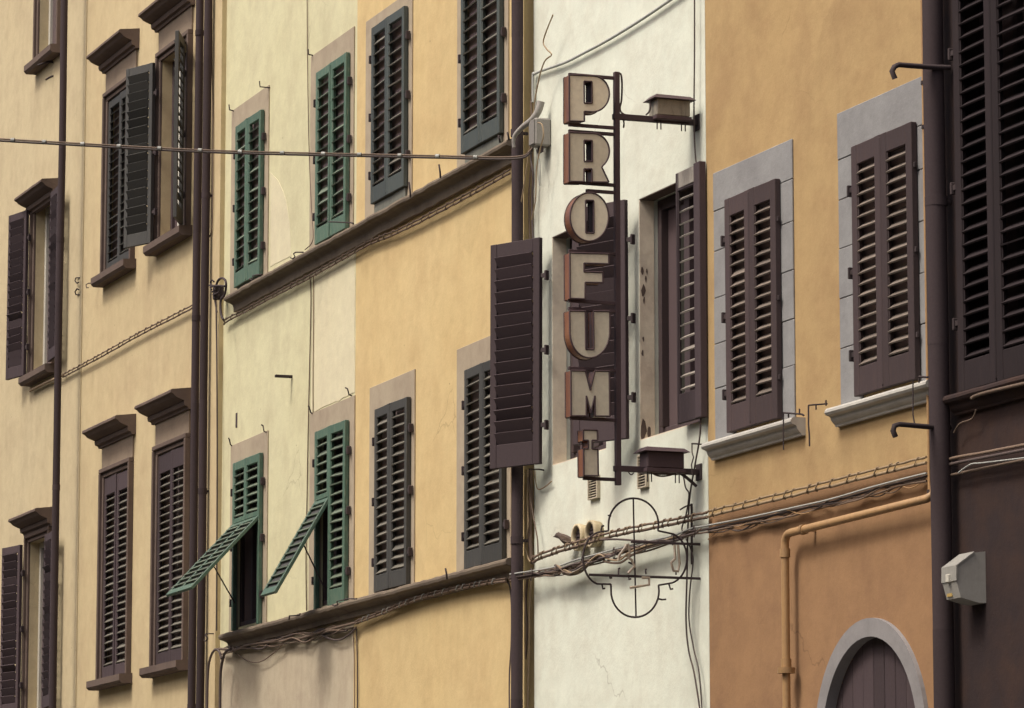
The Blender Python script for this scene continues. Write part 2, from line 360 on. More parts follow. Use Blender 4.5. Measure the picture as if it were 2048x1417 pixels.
SLATS = {}
def slat_mesh(wd, mat, tilt=45, board=0.078, th=0.011):
    key = (round(wd, 3), mat, tilt, round(board, 4))
    if key not in SLATS:
        t = R_(tilt); c, s_ = math.cos(t), math.sin(t); v = []
        for x in (-wd/2, wd/2):
            for (a, b) in ((-board/2, -th/2), (board/2, -th/2), (board/2, th/2), (-board/2, th/2)):
                v.append((x, a*c-b*s_, a*s_+b*c))
        mb = MB().add(v, [(0, 3, 2, 1), (4, 5, 6, 7), (0, 1, 5, 4), (1, 2, 6, 5), (2, 3, 7, 6), (3, 0, 4, 7)])
        SLATS[key] = mb.mesh('slat', mat)
    return SLATS[key]
def leaf(par, hinge_u, hinge_out, z0, z1, wd, side, ang, pitch, mat, stile=0.062, rail=0.09, brail=0.14, th=0.042,
         slat_mat=None, wear=0.0, from_frac=0.0, hinges=3, name='shutter', rot_x=None, hmat='iron', mid=False, big_hinge=False, tilt=None, board=None):
    """one louvred leaf. side=+1: hinge on the left. local x runs from hinge to free edge, front at y=0, back at y=th"""
    h = z1-z0; sgn = side
    mb = MB(); ch = 0.004
    X = lambda a, b: (min(sgn*a, sgn*b), max(sgn*a, sgn*b))
    def bx(a, b, c, d, y0=0.0, y1=th): xx = X(a, b); mb.box(xx[0], xx[1], y0, y1, c, d, ch)
    zb = h*from_frac
    bx(0.0, stile, 0, h); bx(wd-stile, wd-0.002, zb, h)
    bx(stile, wd-stile, h-rail, h-0.001, 0.002, th-0.002)
    lo = zb+(brail if from_frac == 0 else 0.05)
    bx(stile, wd-stile, zb+0.001, lo, 0.002, th-0.002)
    if mid: bx(stile, wd-stile, h*0.5-0.045, h*0.5+0.045, 0.002, th-0.002)
    # bead round the louvre field
    bx(stile, stile+0.010, lo, h-rail, 0.006, 0.018); bx(wd-stile-0.010, wd-stile, lo, h-rail, 0.006, 0.018)
    rz = -sgn*R_(ang+(random.uniform(0.0, 1.6) if not ang and name == 'shutter' else 0))
    ry = random.gauss(0, 0.0025)
    o = mb.build(name, mat, par, (hinge_u, -hinge_out, z0), (0, ry, rz))
    top = h-rail; nsl = max(1, round((top-lo)/pitch)); pt = (top-lo)/nsl
    me = slat_mesh(wd-2*stile+0.004, slat_mat or mat, tilt or (61 if ang else 37), pt*(board or (1.14 if ang else 0.95)))
    for i in range(nsl):
        z = lo+(i+0.46)*pt
        if mid and abs(z-h*0.5) < 0.07: continue
        if wear and random.random() < wear*0.03 and i > 2: continue
        link('slat', me, o, (sgn*wd/2, max(th*0.55, pt*(0.31 if ang else 0.36)+0.003), z), (random.gauss(0, 0.045+0.06*wear)+(random.choice((-.25, .2)) if random.random() < 0.05 else 0), random.gauss(0, 0.006+0.014*wear), 0))
    for i in range(hinges):
        z = h*(0.17+0.66*i/(max(1, hinges-1)))
        hb = MB(); xx = X(-0.06 if (sgn > 0 or ang or big_hinge) else -0.02, 0.0)
        hb.box(xx[0], xx[1], 0.010, 0.026, z-0.018, z+0.018, 0.003)
        if sgn > 0 or ang or big_hinge: xx = X(-0.072, -0.052); hb.box(xx[0], xx[1], -0.002, 0.04, z-0.042, z+0.036, 0.004)
        hb.build('hinge', hmat, o)
    return o
def window(par, u0, u1, z0, z1, mat='dark_wood', depth=0.17, glass='dark_glass', fr=0.05, split=True, inner=False, inner_y=0.0):
    mb = MB(); y0, y1 = depth-0.06, depth
    mb.box(u0, u0+fr, y0, y1, z0, z1, 0.004); mb.box(u1-fr, u1, y0, y1, z0, z1, 0.004)
    mb.box(u0+fr, u1-fr, y0+0.002, y1, z1-fr, z1, 0.004); mb.box(u0+fr, u1-fr, y0+0.002, y1, z0, z0+fr, 0.004)
    uc = (u0+u1)/2
    if split: mb.box(uc-fr*0.6, uc+fr*0.6, y0-0.006, y1-0.01, z0+fr, z1-fr, 0.004)
    o = mb.build('window', mat, par)
    if inner: MB().box(u0+0.004, u1-0.004, inner_y-0.002, inner_y+0.02, z0+0.004, z1-0.004).build('gap_backing', glass, o)  # added board: its pale colour lifts the shade behind the slats
    else: MB().box(u0+0.01, u1-0.01, depth-0.025, depth+0.02, z0+0.01, z1-0.01).build('pane', glass, o)
    return o
def hook(par, f, pts, out0=0.0, r=0.007, outs=None, mat='iron', name='hook'):
    """bent iron rod through pixel stations of the survey, each at its distance from the wall"""
    P = []
    for i, (px, py) in enumerate(pts):
        ou = outs[i] if outs else out0
        u, z = f.at(px, py, ou); P.append((u, -ou, z))
    return MB().tube(P, r, 6).build(name, mat, par)

def house(f, label, name='townhouse'):
    return thing(name, label, 'house', f.p, f.a)

FRONT = 0.062     # shutter faces stand this far off the wall
def win_px(f, xl, xr, ytl, ybl, ymid=None, out_=FRONT):
    ym = (ytl+ybl)/2
    u0 = f.u(xl, ym, out_); u1 = f.u(xr, ym, out_)
    return u0, u1, f.at(xl, ybl, out_)[1], f.at(xl, ytl, out_)[1]
def surround(par, f, u0, u1, z0, z1, U0, U1, Z1, mat, proud=0.014):
    """flat painted band round an opening: legs and head"""
    mb = MB()
    mb.box(U0, u0, -proud, 0.0, z0, Z1-0.0005, 0.003); mb.box(u1, U1, -proud, 0.0, z0, Z1-0.0005, 0.003)
    mb.box(u0, u1, -proud+0.0005, 0.0, z1, Z1, 0.003)
    return mb.build('window_surround', mat, par)
def pair(par, f, rect, pitch, mat, hole, smat=None, wear=0.0, left=0, right=0, **kw):
    u0, u1, z0, z1 = rect; wd = (u1-u0)/2-0.003
    a = leaf(par, u0, FRONT, z0, z1, wd, 1, left, pitch, mat, slat_mat=smat, wear=wear, **kw)
    b_ = leaf(par, u1, FRONT, z0, z1, wd, -1, right, pitch, mat, slat_mat=smat, wear=wear, **kw)
    # meeting bead on the closed pair
    if not left and not right:
        MB().box((u0+u1)/2-0.012, (u0+u1)/2+0.012, -FRONT-0.012, -FRONT+0.004, z0+0.02, z1-0.02, 0.004).build('meeting_strip', mat, par)
    return a, b_
def cyma_sill(par, f, u0, u1, ztop, h=0.125, proj=0.11, mat='sill_stone', name='sill', seg=10):
    p = [(-0.02, ztop), (proj-0.012, ztop-0.004), (proj, ztop-0.018), (proj+0.003, ztop-0.034), (proj-0.008, ztop-0.05), (proj-0.03, ztop-0.056)]
    for i in range(7):
        t = i/6; p.append((proj-0.04-(proj-0.075)*t, ztop-0.062-(h-0.075)*(t**0.55)))
    p += [(0.03, ztop-h), (-0.02, ztop-h)]
    return MB().profile(p, u0, u1, seg, 0.0012).build(name, mat, par)

# ---- far left house -------------------------------------------------------------
def architrave(par, u0, u1, z0, z1, wd=0.10, mat='brown_stone'):
    """stepped stone frame round an opening u0..u1, z0..z1"""
    mb = MB()
    for (a, b_, pr) in ((0.0, wd*0.5, 0.030), (wd*0.5, wd, 0.062)):
        mb.box(u0-b_, u0-a, -pr, 0.0, z0, z1+a, 0.006); mb.box(u1+a, u1+b_, -pr, 0.0, z0, z1+a, 0.006)
        mb.box(u0-b_, u1+b_, -pr+0.001, 0.0, z1+a, z1+b_, 0.006)
    return mb.build('architrave', mat, par)
def hood(par, u0, u1, z1, proj=0.24, h=0.20, mat='brown_stone'):
    p = [(-0.02, z1+0.03), (proj-0.01, z1), (proj, z1-0.012), (proj, z1-0.035), (proj-0.02, z1-0.045)]
    for i in range(6):
        t = i/5; p.append((proj-0.03-(proj*0.5)*t, z1-0.05-0.065*(t**0.6)))
    p += [(proj*0.40, z1-0.125), (proj*0.36, z1-0.165)]
    p += [(0.055, z1-0.175), (0.045, z1-h), (-0.02, z1-h)]
    return MB().profile(p, u0, u1, 6, 0.002).build('hood', mat, par)
def block_sill(par, u0, u1, ztop, h=0.10, proj=0.15, mat='brown_stone'):
    return MB().profile([(-0.02, ztop+0.012), (proj, ztop), (proj, ztop-0.07), (proj-0.03, ztop-h), (-0.02, ztop-h)], u0, u1, 4, 0.002).build('sill', mat, par)

def moulded_window(par, f, U0, U1, z0, z1, zhood, sill=True, over=0.17, frame_mat='brown_stone'):
    """opening with architrave, plain frieze, projecting hood and sill"""
    architrave(par, U0, U1, z0, z1)
    MB().box(U0-0.10, U1+0.10, -0.022, 0.0, z1+0.101, zhood-0.19, 0.004).build('frieze', 'frieze_plaster', par)
    hood(par, U0-over, U1+over, zhood)
    if sill: block_sill(par, U0-0.16, U1+0.16, z0)

hE = house(fE, 'beige house front cut off by the left edge, behind a thin dark vertical pipe')
# upper window of the far house (right leaf folded back), and the one under it
ue1 = fE.u(110, 600); ue0 = ue1-1.0
ze_t = fE.at(108, 392)[1]; ze_b = fE.at(108, 732)[1]; ze_h = fE.at(142, 314, 0.24)[1]
zl_t = fE.at(108, 1068)[1]; zl_b = zl_t-(ze_t-ze_b); zl_h = fE.at(133, 990, 0.24)[1]
zu_b = fE.at(110, 80, 0.15)[1]
holesE = [(ue0, ue1, ze_b, ze_t), (ue0, ue1, zl_b, zl_t), (ue0, ue1, zu_b, zu_b+1.9)]
u_left = -9.0
wall_mesh(u_left, 0, 0, TOP, holesE).build('wall', 'beige_plaster', hE)
for (a, b_, c, d) in holesE:
    window(hE, a, b_, c, d, 'white_frame', fr=0.07)
moulded_window(hE, fE, ue0, ue1, ze_b, ze_t, ze_h)
moulded_window(hE, fE, ue0, ue1, zl_b, zl_t, zl_h)
moulded_window(hE, fE, ue0, ue1, zu_b, zu_b+1.9, zu_b+2.45)
for (zb, zt) in ((ze_b, ze_t), (zl_b, zl_t)):
    leaf(hE, ue1+0.16, 0.075, zb+0.02, zt-0.02, 0.50, -1, 176, 0.095, 'dark_wood')
    leaf(hE, ue0-0.06, 0.075, zb+0.02, zt-0.02, 0.50, 1, 168, 0.095, 'dark_wood')
hook(hE, fE, [(107, 125), (96, 124), (84, 128), (76, 131)], outs=[0, .05, .12, .15], r=0.012)
hook(hE, fE, [(107, 152), (98, 156), (91, 160)], outs=[0, .05, .09], r=0.012)
# scroll iron on the party line
hook(hE, fE, [(160, 556), (152, 556), (150, 562), (154, 567), (158, 565)], outs=[0, .02, .03, .03, .03], r=0.008)
hook(hE, fE, [(160, 590), (152, 590), (150, 584), (154, 578), (158, 580)], outs=[0, .02, .03, .03, .03], r=0.008)

# ---- cream house with moulded windows -------------------------------------------
hD = house(fD, 'cream house front with brown moulded window hoods beside the wide dark downpipes')
def dwin(xl, xr, ytop, ybot):
    ym = (ytop+ybot)/2
    return fD.u(xl, ym), fD.u(xr, ym), fD.at(xl, ybot)[1], fD.at(xl, ytop)[1]
W1 = dwin(216.5, 267, 205, 553)
wD = W1[1]-W1[0]
u2 = fD.u(323, 300); W2 = (u2, u2+wD, W1[2], W1[3])
u3 = fD.u(209, 1130); z3t = fD.at(317, 912)[1]; z3b = fD.at(308, 1338)[1]
W3 = (u3, u3+wD, z3b, z3t)
u4 = fD.u(316.5, 1110); W4 = (u4, u4+wD, z3b, z3t)
uDl = fD.u(162)
wall_mesh(uDl, 0, 0, TOP, [W1, W2, W3, W4]).build('wall', 'cream_plaster', hD)
zh_u = fD.at(170.5, 113, 0.24)[1]; zh_l = fD.at(168, 860, 0.24)[1]
for Wn, zh in ((W1, zh_u), (W2, zh_u), (W3, zh_l), (W4, zh_l)):
    moulded_window(hD, fD, *Wn, zh)
for Wn in (W1, W3, W4): window(hD, *Wn, glass='gap_lift_board', split=False, inner=True, inner_y=0.062)

wn = window(hD, *W2, 'dark_wood', fr=0.06)
# white casement standing open inside the right-hand upper window
MB().box(W2[0]+0.52, W2[0]+0.56, 0.04, 0.10, W2[2]+0.06, W2[3]-0.22, 0.004).build('casement', 'white_frame', hD)
def in_pair(par, Wn, pitch, mat, smat=None, rail=0.09):
    """closed pair set inside the stone frame"""
    a, b_, c, d = Wn; wd = (b_-a)/2-0.004
    for h_, s in ((a+0.004, 1), (b_-0.004, -1)):
        leaf(par, h_, 0.012, c+0.01, d-0.012, wd, s, 0, pitch, mat, slat_mat=smat, rail=rail, hinges=2, stile=0.058)
in_pair(hD, W1, 0.096, 'black_green_paint', 'dim_slat')
for Wn in (W3, W4): in_pair(hD, Wn, 0.079, 'dark_wood', 'olive_slat', rail=0.2)
leaf(hD, W2[0]-0.02, 0.075, W2[2]+0.02, W2[3]-0.02, 0.48, 1, 158, 0.096, 'black_green_paint')
leaf(hD, W2[1]+0.06, 0.075, W2[2]+0.02, W2[3]-0.02, 0.48, -1, 156, 0.096, 'black_green_paint')
hook(hD, fD, [(196, 566), (177, 567), (172, 570), (173, 576), (177, 576)], outs=[.02, .10, .13, .13, .12], r=0.006)

# ---- yellow house ----------------------------------------------------------------
hC1 = house(fC1, 'pale yellow house front with chipped green shutters, two flaps propped open')
hC2 = house(fC2, 'orange house front with dark green shutters left of the white house')
uL1 = fC1.u(437)
uL2 = fC2.u(711)
kw1 = dict(stile=0.058, rail=0.085, brail=0.15, big_hinge=True)
c1 = win_px(fC1, 469, 519, 255, 576); c2 = win_px(fC1, 630, 690.5, 147, 490)
c3 = win_px(fC2, 741.5, 807, 75, 409); c4 = win_px(fC2, 921.5, 998, -50, 309)
zc_t = (c1[3]+c2[3])/2; zc_b = min(c1[2], c2[2], c3[2], c4[2])
l1 = win_px(fC1, 463.5, 517, 928, 1262); l2 = win_px(fC1, 628, 688.5, 865, 1221)
l3 = win_px(fC2, 748, 812, 820, 1186); l4 = win_px(fC2, 928, 1003, 741, 1140)
zl_ = [r[3] for r in (l1, l2, l3, l4)]; zlb = [r[2] for r in (l1, l2, l3, l4)]
c1 = (*c1[:3], c1[3]); c3 = (*c3[:3], zc_t+0.05); c4 = (*c4[:3], zc_t+0.10)
# cornices: one stone string over the first floor, one under it
def zline(f, a, out_): return [f.at(x, y, out_)[1] for x, y in a]
zu = zline(fC1, [(455, 587), (669, 479)], 0.15)+zline(fC2, [(760, 421), (1012, 272)], 0.15)
zd = zline(fC1, [(440, 1268), (700, 1200)], 0.15)+zline(fC2, [(760, 1185), (1020, 1118)], 0.15)
ZU = sum(zu)/4; ZD = sum(zd)/4
def cornice(par, u0, u1, z, h=0.155, proj=0.15, mat='cornice_stone', seg=40):
    p = [(-0.02, z+0.03), (proj-0.02, z+0.006), (proj-0.004, z-0.004), (proj+0.002, z-0.022), (proj-0.004, z-0.042), (proj-0.022, z-0.050)]
    for i in range(6):
        t = i/5; p.append((proj-0.03-(proj-0.085)*t, z-0.054-0.030*t**1.6))
    p += [(0.05, z-0.10), (0.045, z-h), (-0.02, z-h)]
    return MB().profile(p, u0, u1, seg, 0.004).build('cornice', mat, par)
for par, a, b_ in ((hC1, uL1, 0.0), (hC2, uL2, 0.0)):
    cornice(par, fC1.u(447, 600, 0.15) if par is hC1 else a, b_-(0.001 if par is hC1 else 0.01), ZU); cornice(par, fC1.u(437, 1270, 0.15) if par is hC1 else a, b_-(0.001 if par is hC1 else 0.01), ZD, h=0.135)
def inset(r, k=0.035): return (r[0]+k, r[1]-k, r[2]+k, r[3]-k)
H1 = [inset(r) for r in (c1, c2, l1, l2)]; H2 = [inset(r) for r in (c3, c4, l3, l4)]
def split_walls(par, u0, u1, holes, m_up, m_low):
    wall_mesh(u0, u1, ZD-0.1, TOP, holes).build('wall', m_up, par)
    wall_mesh(u0, u1, 0, ZD-0.1005, []).build('wall', m_low, par)
split_walls(hC1, uL1, -0.0005, H1, 'yellow_plaster', 'greyed_plaster')
split_walls(hC2, uL2, 0.0, H2, 'orange_plaster', 'orange_plaster')
for par, hs in ((hC1, H1), (hC2, H2)):
    for r in hs: window(par, *r, depth=0.075, glass='dark_glass' if r in (H1[2], H1[3]) else 'gap_lift_board', split=r in (H1[2], H1[3]), inner=r not in (H1[2], H1[3]))
def c_surround(par, f, r, xl, xr, ytop, ym, zb):
    if r[2]-zb > 0.03: MB().box(r[0]+0.032, r[1]-0.032, -0.035, 0.02, zb-0.02, r[2]-0.004, 0.003).build('threshold', 'grey_green_paint', par)
    U0, U1 = f.u(xl, ym), f.u(xr, ym); Z1 = f.at(xl, ytop)[1]
    surround(par, f, r[0]+0.03, r[1]-0.03, zb, r[3]-0.03, U0, U1, Z1, 'taupe_surround')
c_surround(hC1, fC1, c1, 464, 538, 224, 400, ZU); c_surround(hC1, fC1, c2, 622.5, 709, 115, 300, ZU)
c_surround(hC2, fC2, c3, 733.5, 826, 45, 250, ZU); c_surround(hC2, fC2, c4, 917, 1019, -85, 150, ZU)
c_surround(hC1, fC1, l1, 462, 536, 893, 1070, ZD); c_surround(hC1, fC1, l2, 621, 710, 829, 1020, ZD)
c_surround(hC2, fC2, l3, 741, 831, 777, 980, ZD); c_surround(hC2, fC2, l4, 916, 1024, 700, 920, ZD)
pair(hC1, fC1, c1, 0.100, 'green_paint', None, 'mint_slat', wear=0.6, **kw1)
pair(hC1, fC1, c2, 0.104, 'green_paint', None, 'mint_slat', wear=0.6, **kw1)
pair(hC2, fC2, c3, 0.099, 'teal_paint', None, 'olive_slat', wear=0.25, **kw1)
pair(hC2, fC2, c4, 0.099, 'teal_paint', None, 'olive_slat', wear=0.25, **kw1)
pair(hC2, fC2, l3, 0.083, 'black_green_paint', None, 'olive_slat', wear=0.3, **kw1)
pair(hC2, fC2, l4, 0.080, 'black_green_paint', None, 'olive_slat', wear=0.3, **kw1)
# lower green shutters with hinged flaps
def flap(par, f, u0, u1, zh, length, ang, mat, panels, stay_u):
    """louvred flap hung from its top edge and propped outward by ang degrees"""
    n = panels; th = 0.034; st = 0.036
    mb = MB(); wd = u1-u0
    for i in range(n+1):
        c = wd*i/n
        a = 0 if i == 0 else c-st/2; b_ = wd if i == n else c+st/2
        if i == 0: b_ = st
        if i == n: a = wd-st
        mb.box(a, b_, 0, th, -length, 0, 0.004)
    for i in range(n):
        mb.box(wd*i/n+st*0.5, wd*(i+1)/n-st*0.5, 0.002, th-0.002, -0.045, -0.001, 0.003)
        mb.box(wd*i/n+st*0.5, wd*(i+1)/n-st*0.5, 0.002, th-0.002, -length+0.001, -length+0.075, 0.003)
    o = mb.build('shutter_flap', mat, par, (u0, -FRONT-0.004, zh), (R_(-ang), 0, 0))
    k = round((length-0.12)/0.082); sw = wd/n-st
    me = slat_mesh(sw+0.004, 'mint_slat', 20, 0.034, 0.012)
    for i in range(n): MB().box(wd*i/n+st*0.5, wd*(i+1)/n-st*0.5, th*0.62, th*0.85, -length+0.06, -0.03).build('panel', 'black_green_paint', o)
    for i in range(n):
        for j in range(k):
            link('slat', me, o, (wd*(i+0.5)/n, th*0.32, -length+0.085+(j+0.5)*(length-0.13)/k), (random.gauss(0, .05), random.gauss(0, .012), 0))
    # prop rod from the shutter frame to the flap
    Lm = length*0.42; y1 = -FRONT-0.004-math.sin(R_(ang))*Lm; z1 = zh-math.cos(R_(ang))*Lm
    MB().tube([(stay_u, -FRONT+0.01, zh-length*0.80), (stay_u, y1, z1)], 0.007, 6).build('stay', 'iron', par)
    return o
def fl(par, r, frac, which):
    u0, u1, z0, z1 = r; wd = (u1-u0)/2-0.003
    for h_, s, wh in ((u0, 1, 'L'), (u1, -1, 'R')):
        leaf(par, h_, FRONT, z0, z1, wd, s, 0, 0.088, 'green_paint', slat_mat='mint_slat', wear=0.5, from_frac=frac if wh in which else 0.0, **kw1)
    MB().box((u0+u1)/2-0.011, (u0+u1)/2+0.011, -FRONT-0.010, -FRONT+0.004, z0+0.02 if which == 'L' else z0+frac*(z1-z0), z1-0.02, 0.004).build('meeting_strip', 'green_paint', par)
zf1 = fC1.at(463.5, 1050, FRONT)[1]; zf2 = fC1.at(629, 1004, FRONT)[1]
fl(hC1, l1, (zf1-l1[2])/(l1[3]-l1[2]), 'LR'); fl(hC1, l2, (zf2-l2[2])/(l2[3]-l2[2]), 'L')
flap(hC1, fC1, l1[0]+0.015, l1[1]-0.015, zf1, 1.0, 43, 'green_paint', 2, l1[0]+0.10)
flap(hC1, fC1, l2[0]+0.015, (l2[0]+l2[1])/2-0.012, zf2, 1.04, 30, 'green_paint', 1, l2[0]+0.30)
# paler render patches
def patch(par, f, pts, mat, out_=0.004):
    loc = [f.at(x, y, out_) for x, y in pts]; q = []
    for i in range(len(loc)):
        a, b_ = loc[i], loc[(i+1) % len(loc)]; L = math.hypot(b_[0]-a[0], b_[1]-a[1]); k = max(1, int(L/0.12))
        for j in range(k):
            t = j/k; q.append((a[0]+(b_[0]-a[0])*t+random.gauss(0, .004), a[1]+(b_[1]-a[1])*t+random.gauss(0, .006)))
    return MB().extrude(q, lambda a, b_, d: (a, -d, b_), -0.02, out_).build('plaster_patch', mat, par)
patch(hC1, fC1, [(626, 536), (709.5, 490), (709.5, 785), (622, 826)], 'patch_plaster')
patch(hC1, fC1, [(541, 345), (556, 360), (572, 400), (580, 450), (582, 512), (541, 533)], 'patch_plaster', 0.003)
# iron on the yellow and orange fronts
hook(hC1, fC1, [(540, 176), (520, 174), (519, 163)], outs=[0, .10, .10])
hook(hC1, fC1, [(470, 223), (459, 220), (458, 210)], outs=[0, .06, .06])
hook(hC1, fC1, [(628, 112), (617, 109), (616, 99)], outs=[0, .06, .06])
hook(hC1, fC1, [(466, 893), (461, 890), (459, 880), (457, 876)], outs=[0, .03, .04, .05])
hook(hC1, fC1, [(536, 866), (528, 863), (526, 852), (523, 850)], outs=[0, .04, .05, .06])
hook(hC1, fC1, [(628, 829), (622, 826), (618, 814), (616, 812)], outs=[0, .03, .05, .06])
hook(hC1, fC1, [(704, 792), (698, 790), (695, 778), (691, 776)], outs=[0, .03, .05, .06])
hook(hC1, fC1, [(607, 505), (591, 505), (587, 508), (590, 514), (586, 518), (581, 516)], outs=[.2, .26, .27, .27, .28, .29])
hook(hC1, fC1, [(524, 549), (510, 551), (505, 552), (507, 558), (503, 561), (499, 558)], outs=[.2, .25, .26, .26, .27, .28])
hook(hC1, fC1, [(433, 1268), (412, 1268), (411, 1272), (416, 1278), (412, 1283), (408, 1281)], outs=[.02, .14, .15, .15, .16, .17])
hook(hC1, fC1, [(600, 1228), (599, 1231), (579, 1232), (578, 1240)], outs=[.2, .22, .24, .24])
hook(hC1, fC1, [(713, 1198), (697, 1198), (674, 1203), (675, 1210), (670, 1212), (665, 1210)], outs=[.2, .23, .26, .26, .27, .28])
hook(hC1, fC1, [(707, 448), (703, 446), (658, 444)], outs=[.20, .20, .30])
for (x, y0, y1) in ((880, 330, 356), (820, 365, 395), (893, 1138, 1158), (1017, 266, 280), (999, 272, 285)):
    hook(hC2, fC2, [(x-2, y0), (x, (y0+y1)/2), (x+1, y1)], outs=[.20, .21, .19], r=0.008)
# little iron peg sticking out, and a slot in the yellow wall
MB().box(-0.02, 0.02, -0.17, 0.02, -0.013, 0.013, 0.003).build('peg', 'iron', hC1, (fC1.u(584, 754), 0, fC1.at(584, 754)[1]))
us, zs_ = fC1.at(473, 841)
MB().box(us-0.02, us+0.035, -0.006, 0.05, zs_-0.075, zs_+0.075, 0.003).build('vent_slot', 'dark_wood', hC1)

# ---- white house ------------------------------------------------------------------
hB = house(fB, 'white rendered house front carrying the tall letter sign and open dark shutters')
uBr = fB.u(1414.5)
b2 = (fB.u(1279, 640), fB.u(1399, 640), fB.at(1280, 882)[1], fB.at(1278, 399)[1])
b1u = fB.u(1104.5, 700); b1 = (b1u, b1u+(b2[1]-b2[0]), fB.at(1105, 932)[1], fB.at(1104, 475)[1])
wall_mesh(0, uBr, 0, TOP, [b1, b2], depth=0.22).build('wall', 'white_plaster', hB)
for r in (b1, b2):
    u0, u1, z0, z1 = r
    MB().box(u0-0.0015, u0+0.006, 0.002, 0.12, z0+0.002, z1-0.004).build('jamb', 'jamb_plaster', hB)
    MB().box(u0+0.006, u1, 0.002, 0.12, z1-0.007, z1+0.0015).build('lintel', 'brown_stone', hB)
    MB().box(u0+0.006, u1, 0.002, 0.12, z0-0.0015, z0+0.008).build('window_ledge', 'jamb_plaster', hB)
    wnd = window(hB, u0+0.006, u1, z0+0.008, z1-0.007, 'dark_wood', depth=0.21, fr=0.085)
    MB().box(u0+0.092, u0+0.135, 0.125, 0.19, z0+0.10, z1-0.10, 0.004).build('casement', 'brown_paint', hB)
    MB().box(u0+0.40, u0+0.44, 0.15, 0.19, z0+0.10, z1-0.25, 0.004).build('casement', 'grey_green_paint', hB)
for (cy_, cz_, rr_) in ((.03, .62, .030), (.022, .70, .020), (.05, .67, .014), (.035, .58, .016), (.02, .36, .018), (.028, .42, .013), (.06, .70, .012), (.02, .04, .05), (.07, .03, .03)):
    zc_ = b2[2]+cz_*(b2[3]-b2[2]); q = [(cy_+rr_*random.uniform(.4, .7)*math.cos(a_*.7854), zc_+rr_*random.uniform(.9, 2.2)*math.sin(a_*.7854)) for a_ in range(8)]
    MB().extrude(q, lambda a, b_, d: (b2[0]+d, max(.003, a), b_), .004, .0075).build('chip', 'brown_stone', hB)
kwB = dict(stile=0.075, rail=0.11, brail=0.19, th=0.04)
leaf(hB, b1[0], 0.085, b1[2]+0.01, b1[3]-0.01, 0.56, 1, 155, 0.094, 'dark_wood', **kwB)
leaf(hB, b2[0], 0.085, b2[2]+0.01, b2[3]-0.01, 0.56, 1, 155, 0.094, 'dark_wood', **kwB)
ur_ = fB.u(1392, 640, 0.07); lw = ur_-fB.u(1355, 640, 0.07)
leaf(hB, ur_, 0.07, b2[2]+0.01, fB.at(1355, 347, 0.07)[1], lw, -1, 0, 0.094, 'dark_wood', slat_mat='pale_worn_wood', stile=0.030, rail=0.14, brail=0.22, hinges=0, th=0.03, tilt=28, board=0.55)
zt2_ = fB.at(1355, 347, 0.07)[1]
MB().box(ur_-lw, ur_-lw+0.018, -0.076, -0.069, b2[2]+0.15, zt2_, 0.002).build('worn_edge', 'pale_worn_wood', hB); MB().box(ur_-lw+0.018, ur_-0.01, -0.076, -0.069, zt2_-0.12, zt2_, 0.002).build('worn_edge', 'pale_worn_wood', hB); MB().box(ur_-0.012, ur_-0.002, -0.076, -0.069, b2[2]+0.1, zt2_-0.002, 0.002).build('worn_edge', 'pale_worn_wood', hB)
MB().box(ur_+0.003, fB.u(1404, 640, 0.07), -0.085, -0.03, b2[2]+0.01, fB.at(1390, 326, 0.085)[1], 0.004).build('shutter_edge', 'dark_wood', hB)
# small louvred vents under the sign
for (x0, x1, y0, y1, k) in ((1177, 1196, 955, 996, 7), (1276, 1294, 912, 974, 10)):
    u0, z1 = fB.at(x0, y0, 0.02); u1, z0 = fB.at(x1, y1, 0.02)
    mb = MB(); mb.box(u0, u0+0.012, -0.03, 0, z0, z1, .002); mb.box(u1-0.02, u1, -0.03, 0, z0, z1, .002)
    mb.box(u0+.012, u1-.02, -0.03, 0, z0, z0+.012, .002); mb.box(u0+.012, u1-.02, -0.03, 0, z1-.012, z1, .002); 
    v = mb.build('vent', 'vent_metal', hB)
    MB().box(u0+.012, u1-.02, -0.004, 0.004, z0+.012, z1-.012).build('backing', 'dark_wood', v)
    me = slat_mesh(u1-u0-0.034, 'vent_metal', 35, 0.020, 0.003)
    for i in range(k): link('slat', me, v, ((u0+u1)/2-.004, -0.018, z0+0.02+(z1-z0-0.04)*(i+.5)/k))
hook(hB, fB, [(1088, 941), (1078, 939), (1058, 939)], outs=[0, .05, .14])
hook(hB, fB, [(1418, 890), (1390, 888), (1383, 888)], outs=[0, .10, .13], r=0.006)
hook(hB, fB, [(1384, 888), (1384, 905), (1387, 915), (1383, 930), (1385, 950)], outs=[.13]*5, r=0.005)
MB().box(fB.u(1382)-.008, fB.u(1382)+.012, -0.012, 0.01, fB.at(1383, 1130)[1], fB.at(1383, 1008)[1], .003).build('hook', 'iron', hB)
hook(hB, fB, [(1384, 1010), (1372, 1013), (1360, 1020)], outs=[0, .06, .11], r=0.006)

# ---- ochre house -----------------------------------------------------------------
hA = house(fA, 'ochre house front with dark brown shutters in grey stone surrounds above an arch')
uAr = fA.u(1858)
a1 = win_px(fA, 1451, 1552, 399, 867); a2 = win_px(fA, 1704.5, 1826.5, 293, 795)
HA = [inset(a1), inset(a2)]
